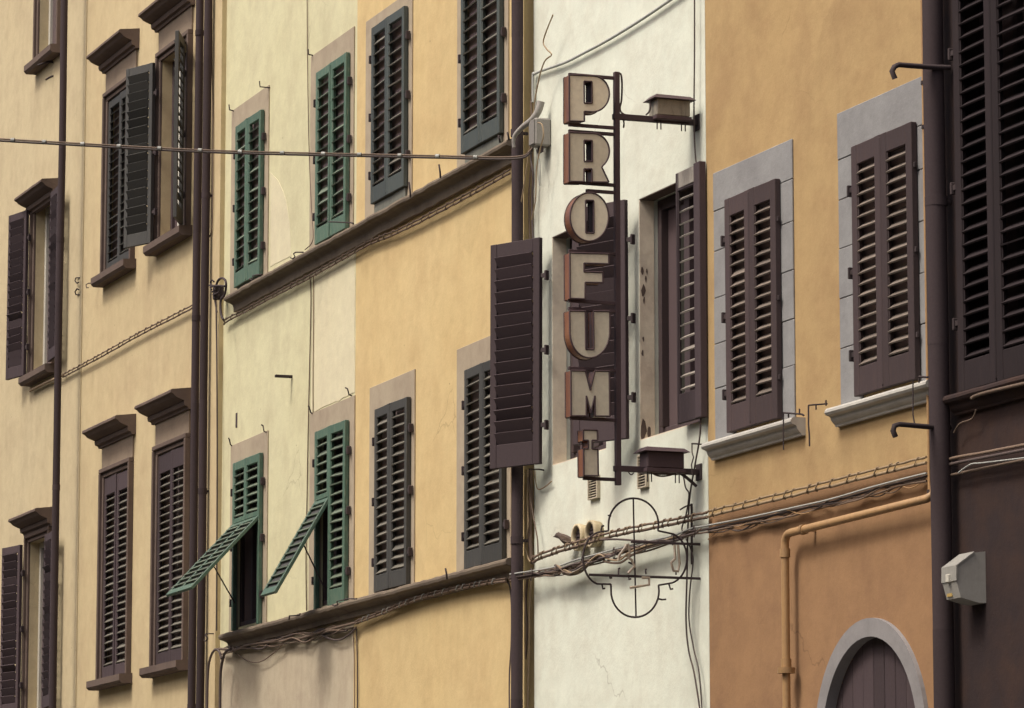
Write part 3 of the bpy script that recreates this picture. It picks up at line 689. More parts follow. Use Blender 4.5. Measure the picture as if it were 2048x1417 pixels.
# arch at street level: radius from its crown and its width at the bottom of the picture
ut, zt = fA.at(1745, 1273); ul, zb_ = fA.at(1677, 1336); ur, zb2 = fA.at(1812, 1336)
zb_ = (zb_+zb2)/2; hw = (ur-ul)/2; rise = zt-zb_; rA = (hw*hw+rise*rise)/(2*rise); uc = (ul+ur)/2
ARCH = (uc, rA, zt-rA)
zA_ = fA.at(1640, 978)[1]
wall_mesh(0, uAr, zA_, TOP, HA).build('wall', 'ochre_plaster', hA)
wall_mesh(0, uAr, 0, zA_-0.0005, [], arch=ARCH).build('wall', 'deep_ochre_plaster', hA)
for r in HA: window(hA, *r, glass='gap_lift_board', split=False, inner=True)
kA = dict(stile=0.085, rail=0.135, brail=0.19, th=0.044)
pair(hA, fA, a1, 0.0755, 'brown_paint', None, 'pale_slat', **kA); pair(hA, fA, a2, 0.0755, 'brown_paint', None, 'pale_slat', **kA)
def stone_surround(par, f, r, xl, xr, ytop, ym, zb, jl, jr):
    U0, U1 = f.u(xl, ym), f.u(xr, ym); Z1 = f.at(xl, ytop)[1]; a, b_ = r[0]+0.03, r[1]-0.03; z1 = r[3]-0.03
    pr = 0.014
    s_ = MB().box(U0, U1, -pr, 0.0, z1+0.0, Z1, 0.004).build('window_surround', 'grey_stone', par)
    for (x0, x1, js) in ((U0, a, jl), (b_, U1, jr)):
        zs = [z1-0.004]+[z for z in js if zb < z < z1-0.05]+[zb]
        for i in range(len(zs)-1):
            k = random.uniform(-0.0025, 0.0025)
            MB().box(x0, x1, -pr+0.001+k, 0.0, zs[i+1]+0.004, zs[i], 0.004).build('stone', 'grey_stone', s_)
    # mortar behind the joints
    for (x0, x1) in ((U0+.002, a-.002), (b_+.002, U1-.002)):
        MB().box(x0, x1, -pr+0.008, 0.0, zb+.002, z1).build('mortar', 'brown_stone', s_)
zs1 = fA.at(1402, 886, 0.11)[1]; zs2 = fA.at(1649, 817, 0.11)[1]
stone_surround(hA, fA, a1, 1431, 1590, 347, 600, zs1, [fA.at(1431, y)[1] for y in (505, 599, 691, 780)], [fA.at(1582, y)[1] for y in (446, 543, 641, 734)])
stone_surround(hA, fA, a2, 1680.5, 1858, 227, 500, zs2, [fA.at(1681, y)[1] for y in (302, 402, 500, 600, 700)], [fA.at(1846, y)[1] for y in (240, 340, 444, 548, 650)])
cyma_sill(hA, fA, fA.u(1402, 888, 0.11), fA.u(1582, 835, 0.11), zs1)
cyma_sill(hA, fA, fA.u(1649, 818, 0.11), fA.u(1852, 757, 0.11), zs2)
# arch ring of grey stone
ut2, zt2 = fA.at(1740, 1237, 0.02); rO = rA+0.12
mb = MB(); N = 30
ring = lambda r: [(uc-r*math.cos(math.pi*i/N), ARCH[2]+r*math.sin(math.pi*i/N)) for i in range(N+1)]
for i in range(N):
    a, b_ = ring(rA-0.002), ring(rO); q = [a[i], a[i+1], b_[i+1], b_[i]]
    mb.extrude(q, lambda x, z, d: (x, -d, z), -0.05, 0.03)
mb.build('arch_surround', 'slate_stone', hA)
for sx in (uc-rO, uc+rA-0.002): MB().box(sx, sx+rO-rA+0.002, -0.03, 0.05, 0, ARCH[2], 0.004).build('arch_jamb', 'slate_stone', hA)
dr_ = MB().box(uc-rA-.02, uc+rA+.02, 0.065, 0.10, 0, zt+.02).build('door', 'dark_wood', hA)
for i in range(9):
    a = uc-rA+i*2*rA/9; MB().box(a+.004, a+2*rA/9-.004, 0.05+random.uniform(0, .004), 0.066, 0, zt+.01, .004).build('plank', 'dark_wood', dr_)
# sill irons
hook(hA, fA, [(1567, 826), (1604, 829), (1608, 832)], outs=[.20, .17, .16], r=0.007)
hook(hA, fA, [(1567, 826), (1567, 860), (1567, 900)], outs=[.20, .20, .20], r=0.005)
for (x, y0, y1) in ((1599, 818, 830), (1577, 828, 836), (1652, 801, 812), (1632, 811, 820), (1838, 757, 766)):
    hook(hA, fA, [(x, y0), (x, y1)], outs=[.18, .18], r=0.006)
hook(hA, fA, [(1655, 808), (1617, 811)], outs=[.15, .28], r=0.006)
hook(hA, fA, [(1617, 811), (1617, 850), (1618.5, 870), (1619, 893)], outs=[.28]*4, r=0.006)
hook(hA, fA, [(1826, 763), (1826, 830), (1829, 848)], outs=[.2, .2, .2], r=0.005)
hook(hA, fA, [(1856, 755), (1838, 754)], outs=[.17, .2], r=0.008)

# ---- dark umber house at the right -----------------------------------------------
hF = house(fF, 'dark umber house front at the right edge with dark shutters, behind the thick downpipe')
fz_t = fF.at(1917, -30)[1]; fz_b = fF.at(1917, 792)[1]
f1u = fF.u(1912, 500, FRONT); f1 = (f1u, f1u+1.05, fz_b, fz_t)
wall_mesh(0, 9.0, 0, TOP, [inset(f1)]).build('wall', 'umber_plaster', hF)
window(hF, *inset(f1))
pair(hF, fF, f1, 0.09, 'night_wood', None, **kA)
cyma_sill(hF, fF, f1[0]-0.12, f1[1]+0.12, fz_b-0.004, mat='umber_plaster')
for pts, outs in (([(1900, 136), (1850, 134), (1797, 130), (1789, 134), (1784, 143), (1790, 158)], [0.02, .2, .43, .46, .48, .46]),
                  ([(1900, 856), (1855, 854), (1799, 849), (1789, 852), (1786, 862), (1791, 874)], [0.02, .2, .43, .46, .48, .46])):
    hook(hF, fF, pts, outs=outs, r=0.018)

# ------------------------------------------------------------------ pipes
def downpipe(f, px, py, out_, r, label, z0=-0.02, z1=TOP, mat='downpipe_metal', collars=(2.6, 5.2, 7.8, 10.4), lean=0.0, k=16):
    u, _ = f.at(px, py, out_); b0 = f.w(u, out_, 0)
    t = thing('downpipe', label, 'downpipe', (b0.x, b0.y, 0), f.a)
    pts_ = [(random.uniform(-.006, .006), random.uniform(-.004, .004), z0+(z1-z0)*i/8) for i in range(9)]
    for i in range(8): MB().tube([pts_[i], Vector(pts_[i+1])+Vector((0, 0, .012))], r*(1+0.02*(i % 2)), k).build('pipe', mat, t)
    for z in collars:
        x = lean*z/z1
        c = MB(); c.tube([(x, 0, z-0.03), (x, 0, z+0.03)], r*1.10, k); c.build('collar', mat, t)
        if out_ < 0.15: c = MB(); c.box(x-0.012, x+0.012, r*0.9, out_+0.01, z-0.012, z+0.012, 0.003); c.build('bracket', 'iron', t)
    return t
downpipe(fE, 120.5, 500, 0.26, 0.042, 'thin dark downpipe standing well off the beige house at far left', collars=(3.4, 6.9, 9.8))
downpipe(fD, 391.5, 700, 0.065, 0.042, 'left one of two adjoining dark downpipes between cream and yellow houses', collars=(4.1, 8.15, 11.2))
downpipe(fD, 408.5, 700, 0.065, 0.043, 'right one of two adjoining dark downpipes, next to the pale strip', collars=(3.2, 6.3, 9.4))
downpipe(fC2, 1034, 700, 0.085, 0.048, 'dark brown downpipe at the corner of orange and white houses', collars=(2.2, 4.9, 8.25))
downpipe(fF, 1877, 700, 0.10, 0.066, 'thick dark downpipe on the right beside the ochre house', collars=(3.0, 6.35, 8.6))

# ochre gas pipe, its thin riser
def pipe_thing(name, label, cat, runs, mat, r, k=12, extra=None):
    P = [Vector(p) for p in runs[0]]
    base = P[0].copy()
    t = thing(name, label, cat, base)
    for run in runs: MB().tube([Vector(p)-base for p in run], r, k).build('pipe', mat, t)
    return t, base
def bend(a, b_, c, r, n=6):
    a, b_, c = Vector(a), Vector(b_), Vector(c); d1 = (a-b_).normalized(); d2 = (c-b_).normalized()
    p1, p2 = b_+d1*r, b_+d2*r; o = []
    for i in range(n+1):
        t = i/n; o.append(p1*(1-t)**2+b_*2*t*(1-t)+p2*t*t)
    return o
g0 = fA.wp(1571, 1325, 0.09); uG, _ = fA.at(1571, 1200, 0.09)
zg = fA.at(1574, 1065, 0.09)[1]; g1 = fA.w(uG, 0.09, zg); ug2, zg2 = fA.at(1853, 1001, 0.09); g2 = fA.w(ug2, 0.09, (zg+zg2)/2+0.01)
g1.z = (zg+zg2)/2-0.01
gt, gb = pipe_thing('gas_pipe', 'ochre painted gas pipe turning a corner on the ochre wall', 'pipe',
    [[fA.w(uG, 0.09, 0.2)]+bend(fA.w(uG, 0.09, 0.2), g1, g2, 0.09)+[g2, g2+Vector((0, 0.05, 0.03)), g2+Vector((0, 0.06, 0.12))]], 'ochre_pipe', 0.028, 14)
for (pz) in (g1-Vector((0, 0, 0.13)), fA.w(uG, 0.09, fA.at(1571, 1327, 0.09)[1])):
    c = MB(); c.tube([pz-gb-Vector((0, 0, .03)), pz-gb+Vector((0, 0, .03))], 0.036, 14); c.build('collar', 'ochre_pipe', gt)
q = g1+(g2-g1)*0.14-gb; dr = (g2-g1).normalized()
c = MB(); c.tube([q-dr*0.02, q+dr*0.02], 0.036, 14); c.box(q.x-.012, q.x+.012, q.y, q.y+.1, q.z-.012, q.z+.012); c.build('clip', 'ochre_pipe', gt)
c = MB(); zb_f = fA.at(1571, 1330, 0.09)[1]; c.tube([fA.w(uG, .09, zb_f-.06)-gb, fA.w(uG, .09, zb_f-.02)-gb], 0.06, 14); c.build('flange', 'ochre_pipe', gt)
ur0, _ = fA.at(1853, 600, 0.05)
rt, rb = pipe_thing('gas_riser', 'thin ochre riser pipe running up beside the thick downpipe', 'pipe',
    [[fA.w(ur0, 0.05, fA.at(1853, 1005, .05)[1]), fA.w(ur0, 0.05, TOP-.5)]], 'ochre_pipe', 0.011, 8)
for y in (163, 252, 985): 
    z = fA.at(1853, y, .05)[1]; c = MB(); c.tube([fA.w(ur0, .05, z-.012)-rb, fA.w(ur0, .05, z+.012)-rb], .017, 8); c.build('collar', 'iron', rt)

# ------------------------------------------------------------------ cables
def cable(name, label, pts, r, mat, group=None, k=6, sm=5, base=None):
    P = smooth_path(pts, sm); b0 = P[0].copy()
    o = MB().tube([p-b0 for p in P], r, k).build(name, mat, None, b0)
    return tag(o, label, 'cable', group)
def fpath(f, pts, out_): return [f.wp(x, y, out_[i] if isinstance(out_, list) else out_) for i, (x, y) in enumerate(pts)]
def lashed(label, pts, mat, gap=0.03, r=0.010, turns=0.16, lash='cable_brown', extra=None):
    """two cables one above the other, tied together by a spiral of wire"""
    P = smooth_path(pts, 8); b0 = P[0].copy(); t = thing('lashed_cable', label, 'cable', b0)
    up = Vector((0, 0, 1))
    for s_ in (-1, 1):
        MB().tube([p-b0+up*s_*gap/2+Vector((random.uniform(-.002, .002), 0, random.uniform(-.003, .003))) for p in P], r*(1.0 if s_ > 0 else 1.25), 7).build('cable', mat, t)
    L = [0]
    for a, b_ in zip(P, P[1:]): L.append(L[-1]+(b_-a).length)
    def at(s_):
        for i in range(len(P)-1):
            if L[i+1] >= s_: 
                w_ = (s_-L[i])/max(1e-6, L[i+1]-L[i]); return P[i].lerp(P[i+1], w_)
        return P[-1]
    n = int(L[-1]/turns); mb = MB()
    for i in range(n):
        s0 = (i+0.5)*turns+random.uniform(-.055, .055); a = at(max(0, s0-0.022)); b_ = at(min(L[-1], s0+0.022))
        o_ = Vector((0, -0.016, 0)); hz = gap/2+r*1.3
        ring = [a+o_*-.2-up*hz, a+o_-up*hz*.8, b_+o_+up*hz*.8, b_+o_*-.2+up*hz]
        mb = MB().tube([p-b0 for p in ring], random.uniform(0.004, 0.0065), 5); mb.build('tie', lash if i % 3 else mat, t)
    return t
lashed('brown twin cables lashed together in front of the flue ends on the white house',
    fpath(fB, [(1064, 1122), (1085, 1111), (1130, 1096), (1180, 1081), (1235, 1066), (1320, 1049), (1400, 1033), (1414, 1030)], [.06, .09, .09, .08, .08, .08, .06, .06]), 'cable_brown', gap=0.034, r=0.0095, turns=0.15, lash='cable_tan')
lashed('tan twin cables lashed together along the ochre house front',
    fpath(fA, [(1417, 1028), (1432, 1024), (1540, 998), (1640, 973), (1750, 945), (1853, 920)], 0.06), 'cable_tan', gap=0.036, r=0.0085, turns=0.20, lash='cable_tan')
lashed('thin lashed twin cables under the upper stone cornice of yellow and orange houses',
    fpath(fC1, [(448, 646), (455, 640), (500, 616), (560, 584), (625, 550), (700, 508)], 0.05)+fpath(fC2, [(735, 488), (800, 461), (862, 430), (930, 394), (1020, 343)], 0.05), 'cable_brown', gap=0.030, r=0.0075, turns=0.21)
lashed('twin grey cables sagging under the lower cornice of the orange house',
    fpath(fC2, [(712, 1245), (770, 1223), (830, 1199), (900, 1180), (960, 1168), (1012, 1160)], [.06, .06, .07, .07, .07, .08]), 'cable_brown', gap=0.022, r=0.0085, turns=0.17, lash='cable_grey')
lashed('lashed twin cables sloping across the cream house wall',
    fpath(fD, [(126, 752), (160, 734), (210, 707), (285, 665), (340, 637), (384, 614)], 0.05), 'cable_brown', gap=0.032, r=0.0075, turns=0.22)
cable('wall_cable', 'short pale cable under the left window sill of the beige house', fpath(fE, [(60, 782), (90, 767), (112, 757), (126, 751)], [.05, .05, .05, .05]), 0.016, 'cable_tan')
# lower bundle on the white house, running on over the ochre one
pB = [(1020, 1149), (1060, 1143), (1112, 1134), (1150, 1121), (1186, 1111), (1250, 1094), (1300, 1082), (1345, 1072), (1384, 1057), (1412, 1052)]
pA = [(1500, 1035), (1586, 1016), (1661, 999), (1740, 976), (1800, 960), (1853, 947)]
cable('wall_cable', 'pale grey cable topping the loose bundle across white and ochre walls', fpath(fB, pB, [.18, .14, .12, .11, .10, .10, .10, .09, .09, .08])+fpath(fA, pA, .07), 0.007, 'cable_grey')
cable('wall_cable', 'dark cable directly below the pale grey one across the white wall',
    fpath(fB, [(x, y+7) for x, y in pB], [.17, .13, .11, .10, .09, .09, .09, .09, .08, .07])+fpath(fA, [(x, y+6) for x, y in pA], .05), 0.009, 'cable_dark')
cable('wall_cable', 'thick dark cable inside the loose bundle across the white wall',
    fpath(fB, [(x, y+9) for x, y in pB[:-1]], [.15, .11, .09, .08, .08, .08, .08, .08, .07]), 0.012, 'cable_dark')
cable('wall_cable', 'tan cable under the dark one in the loose wall bundle',
    fpath(fB, [(x, y+13+(6 if 1150 < x < 1320 else 0)) for x, y in pB], [.16, .12, .11, .10, .09, .10, .09, .09, .08, .07])+fpath(fA, [(x, y+12+(i%2)*4) for i, (x, y) in enumerate(pA)], .05), 0.007, 'cable_brown')
cable('wall_cable', 'brown cable drooping in two loops below the loose bundle',
    fpath(fB, [(1110, 1136), (1130, 1148), (1145, 1150), (1165, 1142), (1195, 1113), (1212, 1124), (1240, 1126), (1262, 1112), (1290, 1098), (1318, 1090), (1345, 1078)], .12), 0.009, 'cable_brown')
cable('wall_cable', 'tan cable drooping in loops just inside the brown one',
    fpath(fB, [(1115, 1132), (1135, 1143), (1150, 1146), (1170, 1132), (1197, 1110), (1215, 1118), (1238, 1121), (1258, 1106), (1285, 1094), (1320, 1084), (1350, 1074)], .13), 0.008, 'cable_tan')
cable('wall_cable', 'thin brown cable making the lowest droop left of the quatrefoil frame',
    fpath(fB, [(1112, 1130), (1126, 1143), (1140, 1147), (1155, 1141), (1175, 1128)], .14), 0.005, 'cable_brown')
cable('wall_cable', 'dark straight cable from the lashed cables to the wall bracket arm',
    fpath(fB, [(1205, 1080), (1235, 1079), (1290, 1083), (1330, 1084), (1365, 1078)], .13), 0.009, 'cable_dark')
random.seed(5)
tg = thing('cable_tangle', 'tangle of thin dark wires lashed along the loose bundle on the white wall', 'cable', fB.wp(1230, 1105, 0.1))
for i in range(11):
    pts = []; x = 1048+random.uniform(0, 40); x_end = random.choice((1300, 1360, 1405)); ph = random.uniform(0, 6)
    while x < x_end:
        k_ = [j for j in range(len(pB)-1) if pB[j][0] <= x <= pB[j+1][0]]
        j = k_[0] if k_ else len(pB)-2; t_ = (x-pB[j][0])/(pB[j+1][0]-pB[j][0]); y = pB[j][1]+(pB[j+1][1]-pB[j][1])*t_
        sag = 9*max(0, math.sin((x-1110)/38.0+ph*.25))*(1 if 1110 < x < 1360 else .2)
        pts.append((x, y+7+random.uniform(-5, 6)+sag*random.uniform(.2, 1.0))); x += random.uniform(16, 30)
    P = smooth_path(fpath(fB, pts, [random.uniform(.08, .14) for _ in pts]), 4)
    MB().tube([p-tg.location for p in P], random.choice((.0045, .006, .0075)), 5).build('wire', random.choice(('cable_dark', 'cable_dark', 'cable_brown')), tg)
for x in (1062, 1110, 1165, 1228, 1290, 1345, 1388):
    k_ = [j for j in range(len(pB)-1) if pB[j][0] <= x <= pB[j+1][0]][0]; t_ = (x-pB[k_][0])/(pB[k_+1][0]-pB[k_][0]); y = pB[k_][1]+(pB[k_+1][1]-pB[k_][1])*t_
    q = [fB.wp(x+2*math.cos(a_), y+7+12*math.sin(a_), .12+.035*math.cos(a_+.5))-tg.location for a_ in [i*.6283 for i in range(11)]]
    MB().tube(q, .004, 5).build('tie', 'cable_dark', tg)
ta = thing('cable_tangle', 'thin dark wires strung under the pale grey cable on the ochre wall', 'cable', fA.wp(1630, 1010, 0.05))
for i in range(5):
    pts = [(x, pA[0][1]+(x-1500)*(947-1035)/353.0+random.uniform(3, 16)+(8*max(0, math.sin(x/34+i*2)))) for x in range(1416, 1852, 31)]
    P = smooth_path(fpath(fA, pts, [random.uniform(.03, .06) for _ in pts]), 4)
    MB().tube([p-ta.location for p in P], random.choice((.004, .0055)), 5).build('wire', random.choice(('cable_dark', 'cable_brown', 'ochre_pipe')), ta)
tc = thing('cable_tangle', 'untidy dark wires hanging under the lower cornice of the yellow house', 'cable', fC1.wp(570, 1285, 0.05))
for i in range(6):
    pts = [(x, 1304-(x-440)*.195+random.uniform(-8, 6)+10*max(0, math.sin(x/30+i*1.7))) for x in range(442+i*6, 710, 24)]
    P = smooth_path(fpath(fC1, pts, [random.uniform(.03, .08) for _ in pts]), 4)
    MB().tube([p-tc.location for p in P], random.choice((.005, .007, .009)), 5).build('wire', random.choice(('cable_dark', 'cable_brown')), tc)
random.seed(21)
# corner of orange and white houses
V_ = [('pale rope-like cable slanting down from the wall ring to the big open shutter', [(1106, 30), (1087, 80), (1093, 98), (1103, 110), (1090, 122), (1080, 150), (1070, 200), (1064, 262), (1050, 360), (1038, 430), (1034, 474)], .12, .0065, 'cable_tan'),
      ('tan cable dropping straight beside the dark corner downpipe', [(1052, 60), (1052, 200), (1053, 320), (1052, 420), (1050, 480)], .03, .006, 'cable_tan'),
      ('brown cable behind the junction box at the house corner', [(1062, 200), (1064, 300), (1058, 390), (1060, 480)], .04, .008, 'cable_brown'),
      ('tan cable looping round the right side of the junction box', [(1076, 246), (1084, 250), (1087, 272), (1080, 300), (1073, 340), (1071, 400), (1063, 440)], .14, .006, 'cable_tan'),
      ('grey cable hanging below the junction box', [(1070, 292), (1078, 320), (1080, 345), (1079, 372)], .08, .007, 'cable_grey'),
      ('dark cable left of the grey one below the junction box', [(1062, 290), (1062, 320), (1066, 350), (1064, 420), (1066, 478)], .06, .010, 'cable_dark'),
      ('thin tan cable bowing left between big shutter and cable bundle', [(1056, 940), (1055, 1000), (1056, 1050), (1051, 1085), (1054, 1110), (1060, 1124)], .06, .006, 'cable_tan'),
      ('thin tan cable bowing right between big shutter and cable bundle', [(1054, 940), (1060, 990), (1068, 1040), (1075, 1080), (1076, 1112)], .06, .006, 'cable_brown'),
      ('thick peeling brown cable above the bundle at the corner', [(1061, 940), (1062, 1000), (1060, 1060), (1062, 1120)], .03, .020, 'cable_brown'),
      ('thin cable drooping from the stub at the big shutter foot', [(1070, 938), (1071, 960), (1076, 979), (1090, 974), (1103, 963)], .03, .005, 'cable_tan'),
      ('brown cable curving down left of the corner downpipe foot', [(1012, 1161), (1020, 1172), (1024, 1210), (1024, 1280), (1020, 1350), (1020, 1420)], .05, .012, 'cable_dark'),
      ('brown cable running down right of the corner downpipe foot', [(1056, 1152), (1052, 1200), (1054, 1260), (1050, 1340), (1048, 1420)], .04, .010, 'cable_brown'),
      ('tan cable running down beside the brown one at the corner', [(1062, 1152), (1059, 1220), (1058, 1300), (1056, 1420)], .03, .009, 'cable_tan')]
for lab, pts, ou, r, mt in V_: cable('wall_cable', lab, fpath(fB, pts, ou), r, mt)
# right side of the white house
for lab, pts, ou, r, mt in [
    ('thin wire hanging from the top down to the pale shutter', [(1389, -20), (1389, 100), (1388, 230), (1390, 300), (1393, 332)], .05, .006, 'cable_dark'),
    ('dark wire from the pale shutter foot past the quatrefoil frame to the street', [(1402, 800), (1400, 870), (1390, 930), (1380, 990), (1376, 1050), (1374, 1150), (1372, 1240), (1377, 1300), (1388, 1345), (1400, 1420)], .05, .007, 'cable_dark'),
    ('dark wire curling from the lower transformer down behind the bundle', [(1366, 946), (1371, 975), (1378, 990), (1372, 1030), (1364, 1055), (1366, 1066)], .06, .006, 'cable_dark'),
    ('dark wire bowing right of the quatrefoil frame and down to the street', [(1372, 1078), (1382, 1100), (1386, 1125), (1380, 1180), (1378, 1240), (1388, 1300), (1398, 1345), (1404, 1420)], .04, .006, 'cable_dark')]:
    cable('wall_cable', lab, fpath(fB, pts, ou), r, mt)
# yellow and cream houses
for f, lab, pts, ou, r, mt in [
    (fC1, 'thin wire down the upper yellow wall left of the second window', [(614, -20), (615, 100), (617, 250), (620, 350), (624, 430), (626, 480), (610, 500)], .015, .005, 'cable_brown'),
    (fC1, 'left one of two thin wires down the pale patch', [(620, 556), (622, 600), (620, 700), (617, 830), (614, 1000), (612, 1120), (613, 1222)], .012, .006, 'cable_brown'),
    (fC1, 'right one of two thin wires down the pale patch', [(627, 552), (627, 640), (626, 740), (626, 826)], .012, .005, 'cable_tan'),
    (fD, 'thin dark wire down the pale strip right of the twin downpipes', [(424, -20), (424, 120), (426, 260), (425, 440), (419, 474)], .015, .006, 'cable_brown'),
    (fD, 'dark conduit below the scroll bracket, down the pale strip', [(432, 598), (433, 660), (434, 760), (434.5, 900), (434, 1060), (433, 1262)], .02, .009, 'cable_dark'),
    (fC1, 'loose cables under the lower cornice of the yellow house', [(438, 1298), (470, 1300), (500, 1290), (560, 1282), (600, 1278), (650, 1262), (712, 1246)], .06, .014, 'cable_brown'),
    (fC1, 'thin cable drooping below the lower yellow cornice at left', [(470, 1306), (500, 1324), (525, 1322), (550, 1304), (566, 1288)], .05, .006, 'cable_brown'),
    (fC1, 'dark cable drooping below the lower yellow cornice near the orange house', [(640, 1268), (660, 1278), (680, 1280), (700, 1268), (712, 1256)], .05, .009, 'cable_dark'),
    (fC1, 'thin wire down the seam of greyed and orange lower walls', [(706, 1262), (708, 1300), (709, 1360), (709, 1430)], .015, .005, 'cable_brown'),
    (fC2, 'thin dark wire down the lower orange wall at the seam', [(713, 1258), (714, 1290), (715, 1350), (715, 1430)], .015, .007, 'cable_dark'),
    (fD, 'left loop of black cable at the foot of the pale strip', [(414, 1420), (416, 1345), (421, 1315), (430, 1300), (438, 1303), (443, 1318)], .10, .013, 'cable_dark'),
    (fD, 'right loop of black cable at the foot of the pale strip', [(440, 1420), (441, 1350), (446, 1318), (452, 1304), (462, 1298)], .08, .015, 'cable_dark')]:
    cable('wall_cable', lab, fpath(f, pts, ou), r, mt)
# dark house at the right
for lab, pts, ou, r, mt in [
    ('upper brown cable on the dark house at right', [(1888, 922), (1920, 914), (1967, 906), (2060, 888)], .06, .011, 'cable_brown'),
    ('second brown cable close under the upper one on the dark house', [(1888, 932), (1920, 925), (1967, 916), (2060, 898)], .06, .011, 'cable_dark'),
    ('low tan cable on the dark house at right', [(1888, 954), (1920, 947), (1967, 937), (2060, 918)], .05, .010, 'cable_brown'),
    ('pale wire arching over the low cable on the dark house', [(1917, 946), (1930, 936), (1945, 928), (1967, 926), (2060, 915)], .08, .005, 'cable_grey'),
    ('short pale wire hanging on the dark house beside the thick downpipe', [(1891, 944), (1894, 970), (1898, 992)], .05, .006, 'cable_grey'),
    ('curling tan wire beneath the dark shutter', [(1908, 866), (1920, 848), (1944, 838), (1952, 820)], .06, .006, 'cable_brown'),
    ('brown pipe end poking out beside the dark shutter foot', [(1943, 797), (1967, 787), (2060, 765)], .10, .012, 'cable_brown')]:
    cable('wall_cable', lab, fpath(fF, pts, ou), r, mt)

# grey conduit curving over the top of the white wall
P = fpath(fB, [(1066, 205), (1066, 152)], .03)+fpath(fB, [(1070, 148), (1086, 141), (1129, 126), (1163, 109), (1217, 80), (1290, 35), (1370, -20)], .03)
cable('conduit', 'grey conduit bending off along the top of the white wall', P, 0.012, 'cable_grey', k=8, sm=4)

# street cable hung across in front of the houses
def depth_pt(px, py, d): r_ = ray(px, py); return CAM+r_*(d/r_.dot(FW))
dB = (fB.wp(1062, 312, .12)-CAM).dot(FW)
sp = [(-220, 268, 1.6), (0, 282, 1.2), (120, 289, 1.0), (420, 305, .7), (735, 313, .4), (900, 316.5, .2), (1000, 319, .06), (1045, 316, 0), (1060, 306, 0), (1066, 296, 0.05)]
P = smooth_path([depth_pt(x, y, dB+d) for x, y, d in sp], 8); b0 = P[-1].copy()
st = thing('street_cable', 'taut dark cable crossing the picture in front of the left houses', 'cable', b0)
MB().tube([p-b0 for p in P], 0.009, 7).build('cable', 'cable_dark', st)
MB().tube([p-b0+Vector((0, 0, 0.017)) for p in P], 0.007, 7).build('cable', 'cable_brown', st)
acc = 0
for a, b_ in zip(P, P[1:]):
    acc += (b_-a).length
    if acc > 0.27 and (a-b0).length > 0.5:
        acc = 0; m_ = (a+b_)/2-b0; d_ = (b_-a).normalized()
        MB().tube([m_-d_*.016+Vector((0, 0, .012)), m_+d_*.016+Vector((0, 0, .012))], 0.019, 7).build('clip', 'cable_grey', st)

# ------------------------------------------------------------------ boxes on the walls
u0, z1 = fB.at(1059, 241, .14); u1, z0 = fB.at(1070, 290, .14)
jb = thing('junction_box', 'grey cable junction box at the corner below the torn sleeve', 'junction box', fB.w(u0, 0, z0))
wj, hj = 0.13, z1-z0
MB().box(0, wj, -0.14, 0.0, 0, hj, 0.012).build('case', 'box_grey', jb)
MB().box(0.008, wj-0.008, -0.150, -0.141, 0.012, hj-0.012, 0.003).build('lid', 'box_grey', jb)
for a in (0.03, 0.065, 0.10): MB().tube([(a, -.07, 0), (a, -.07, -.05)], .014, 8).build('gland', 'iron', jb)
P = smooth_path(fpath(fB, [(1028, 296), (1027, 284), (1031, 270), (1046, 254), (1064, 240), (1076, 224), (1082, 204)], [.20, .20, .19, .16, .13, .10, .08]), 5); b0 = P[0].copy()
ts = tag(MB().tube([p-b0 for p in P], 0.012, 9, r2=0.034).build('cable_sleeve', 'box_grey', None, b0), 'dark torn cable sleeve curving up behind the junction box', 'cable sleeve')
u0 = fF.u(1886, 1165, .20); u1 = fF.u(1914, 1165, .20); zt_ = fF.at(1886, 1137, .2)[1]; zm = fF.at(1886, 1168, .2)[1]; zb_ = fF.at(1896, 1200, .17)[1]
mbx = thing('meter_box', 'pale grey faceted meter box on the dark house at lower right', 'meter box', fF.w(u0, 0, zb_), fF.a)
pr = [(0, zt_+.095-zb_), (.085, zt_+.085-zb_), (.20, zt_-zb_), (.203, zm-zb_), (.175, 0.0), (.05, -.03), (0, -.03)]
MB().profile(pr, 0, u1-u0).build('case', 'meter_plastic', mbx)
MB().profile([(.08, zt_+.092-zb_), (.206, zt_+.003-zb_), (.209, zm-zb_+.004), (.2, zm-zb_+.004), (.196, zt_-zb_), (.08, zt_+.08-zb_)], -.006, u1-u0+.006).build('cover', 'meter_plastic', mbx)
MB().box((u1-u0)*.4, (u1-u0)*.6, -.222, -.2, zm-zb_+.0, zm-zb_+.05, .003).build('latch', 'white_frame', mbx)
MB().box(.02, .09, -.185, -.17, .015, .05).build('sticker', 'ochre_mark', mbx)

# wrought scroll bracket where the cream and yellow houses meet
bu, bz = fD.at(436, 585, .05); br = thing('scroll_bracket', 'wrought iron scroll bracket between the twin downpipes and the yellow house', 'bracket', fD.w(bu, 0, bz))
def lp(pts, ou, r=.011): 
    P = smooth_path([p-fD.w(bu, 0, bz) for p in fpath(fD, pts, ou)], 5); MB().tube(P, r, 7).build('scroll', 'iron', br)
lp([(419, 571), (424, 572), (440, 572), (450, 573)], .12); lp([(428, 564), (424, 561), (421, 566), (424, 572)], .12, .009)
lp([(432, 572), (436, 562), (442, 557), (449, 559), (452, 568), (451, 582), (448, 592), (442, 600), (441, 616), (443, 632), (447, 640)], .10, .013)
lp([(423, 580), (421, 575), (427, 574), (429, 581), (424, 584)], .12, .009); lp([(432, 580), (434, 574), (440, 576), (438, 584), (432, 588), (426, 590)], .11, .009)
lp([(438, 590), (434, 598), (430, 600), (432, 615), (434, 625)], .08, .008)
MB().box(-.03, .06, -.10, 0, -.08, .07, .01).build('back_plate', 'iron', br)

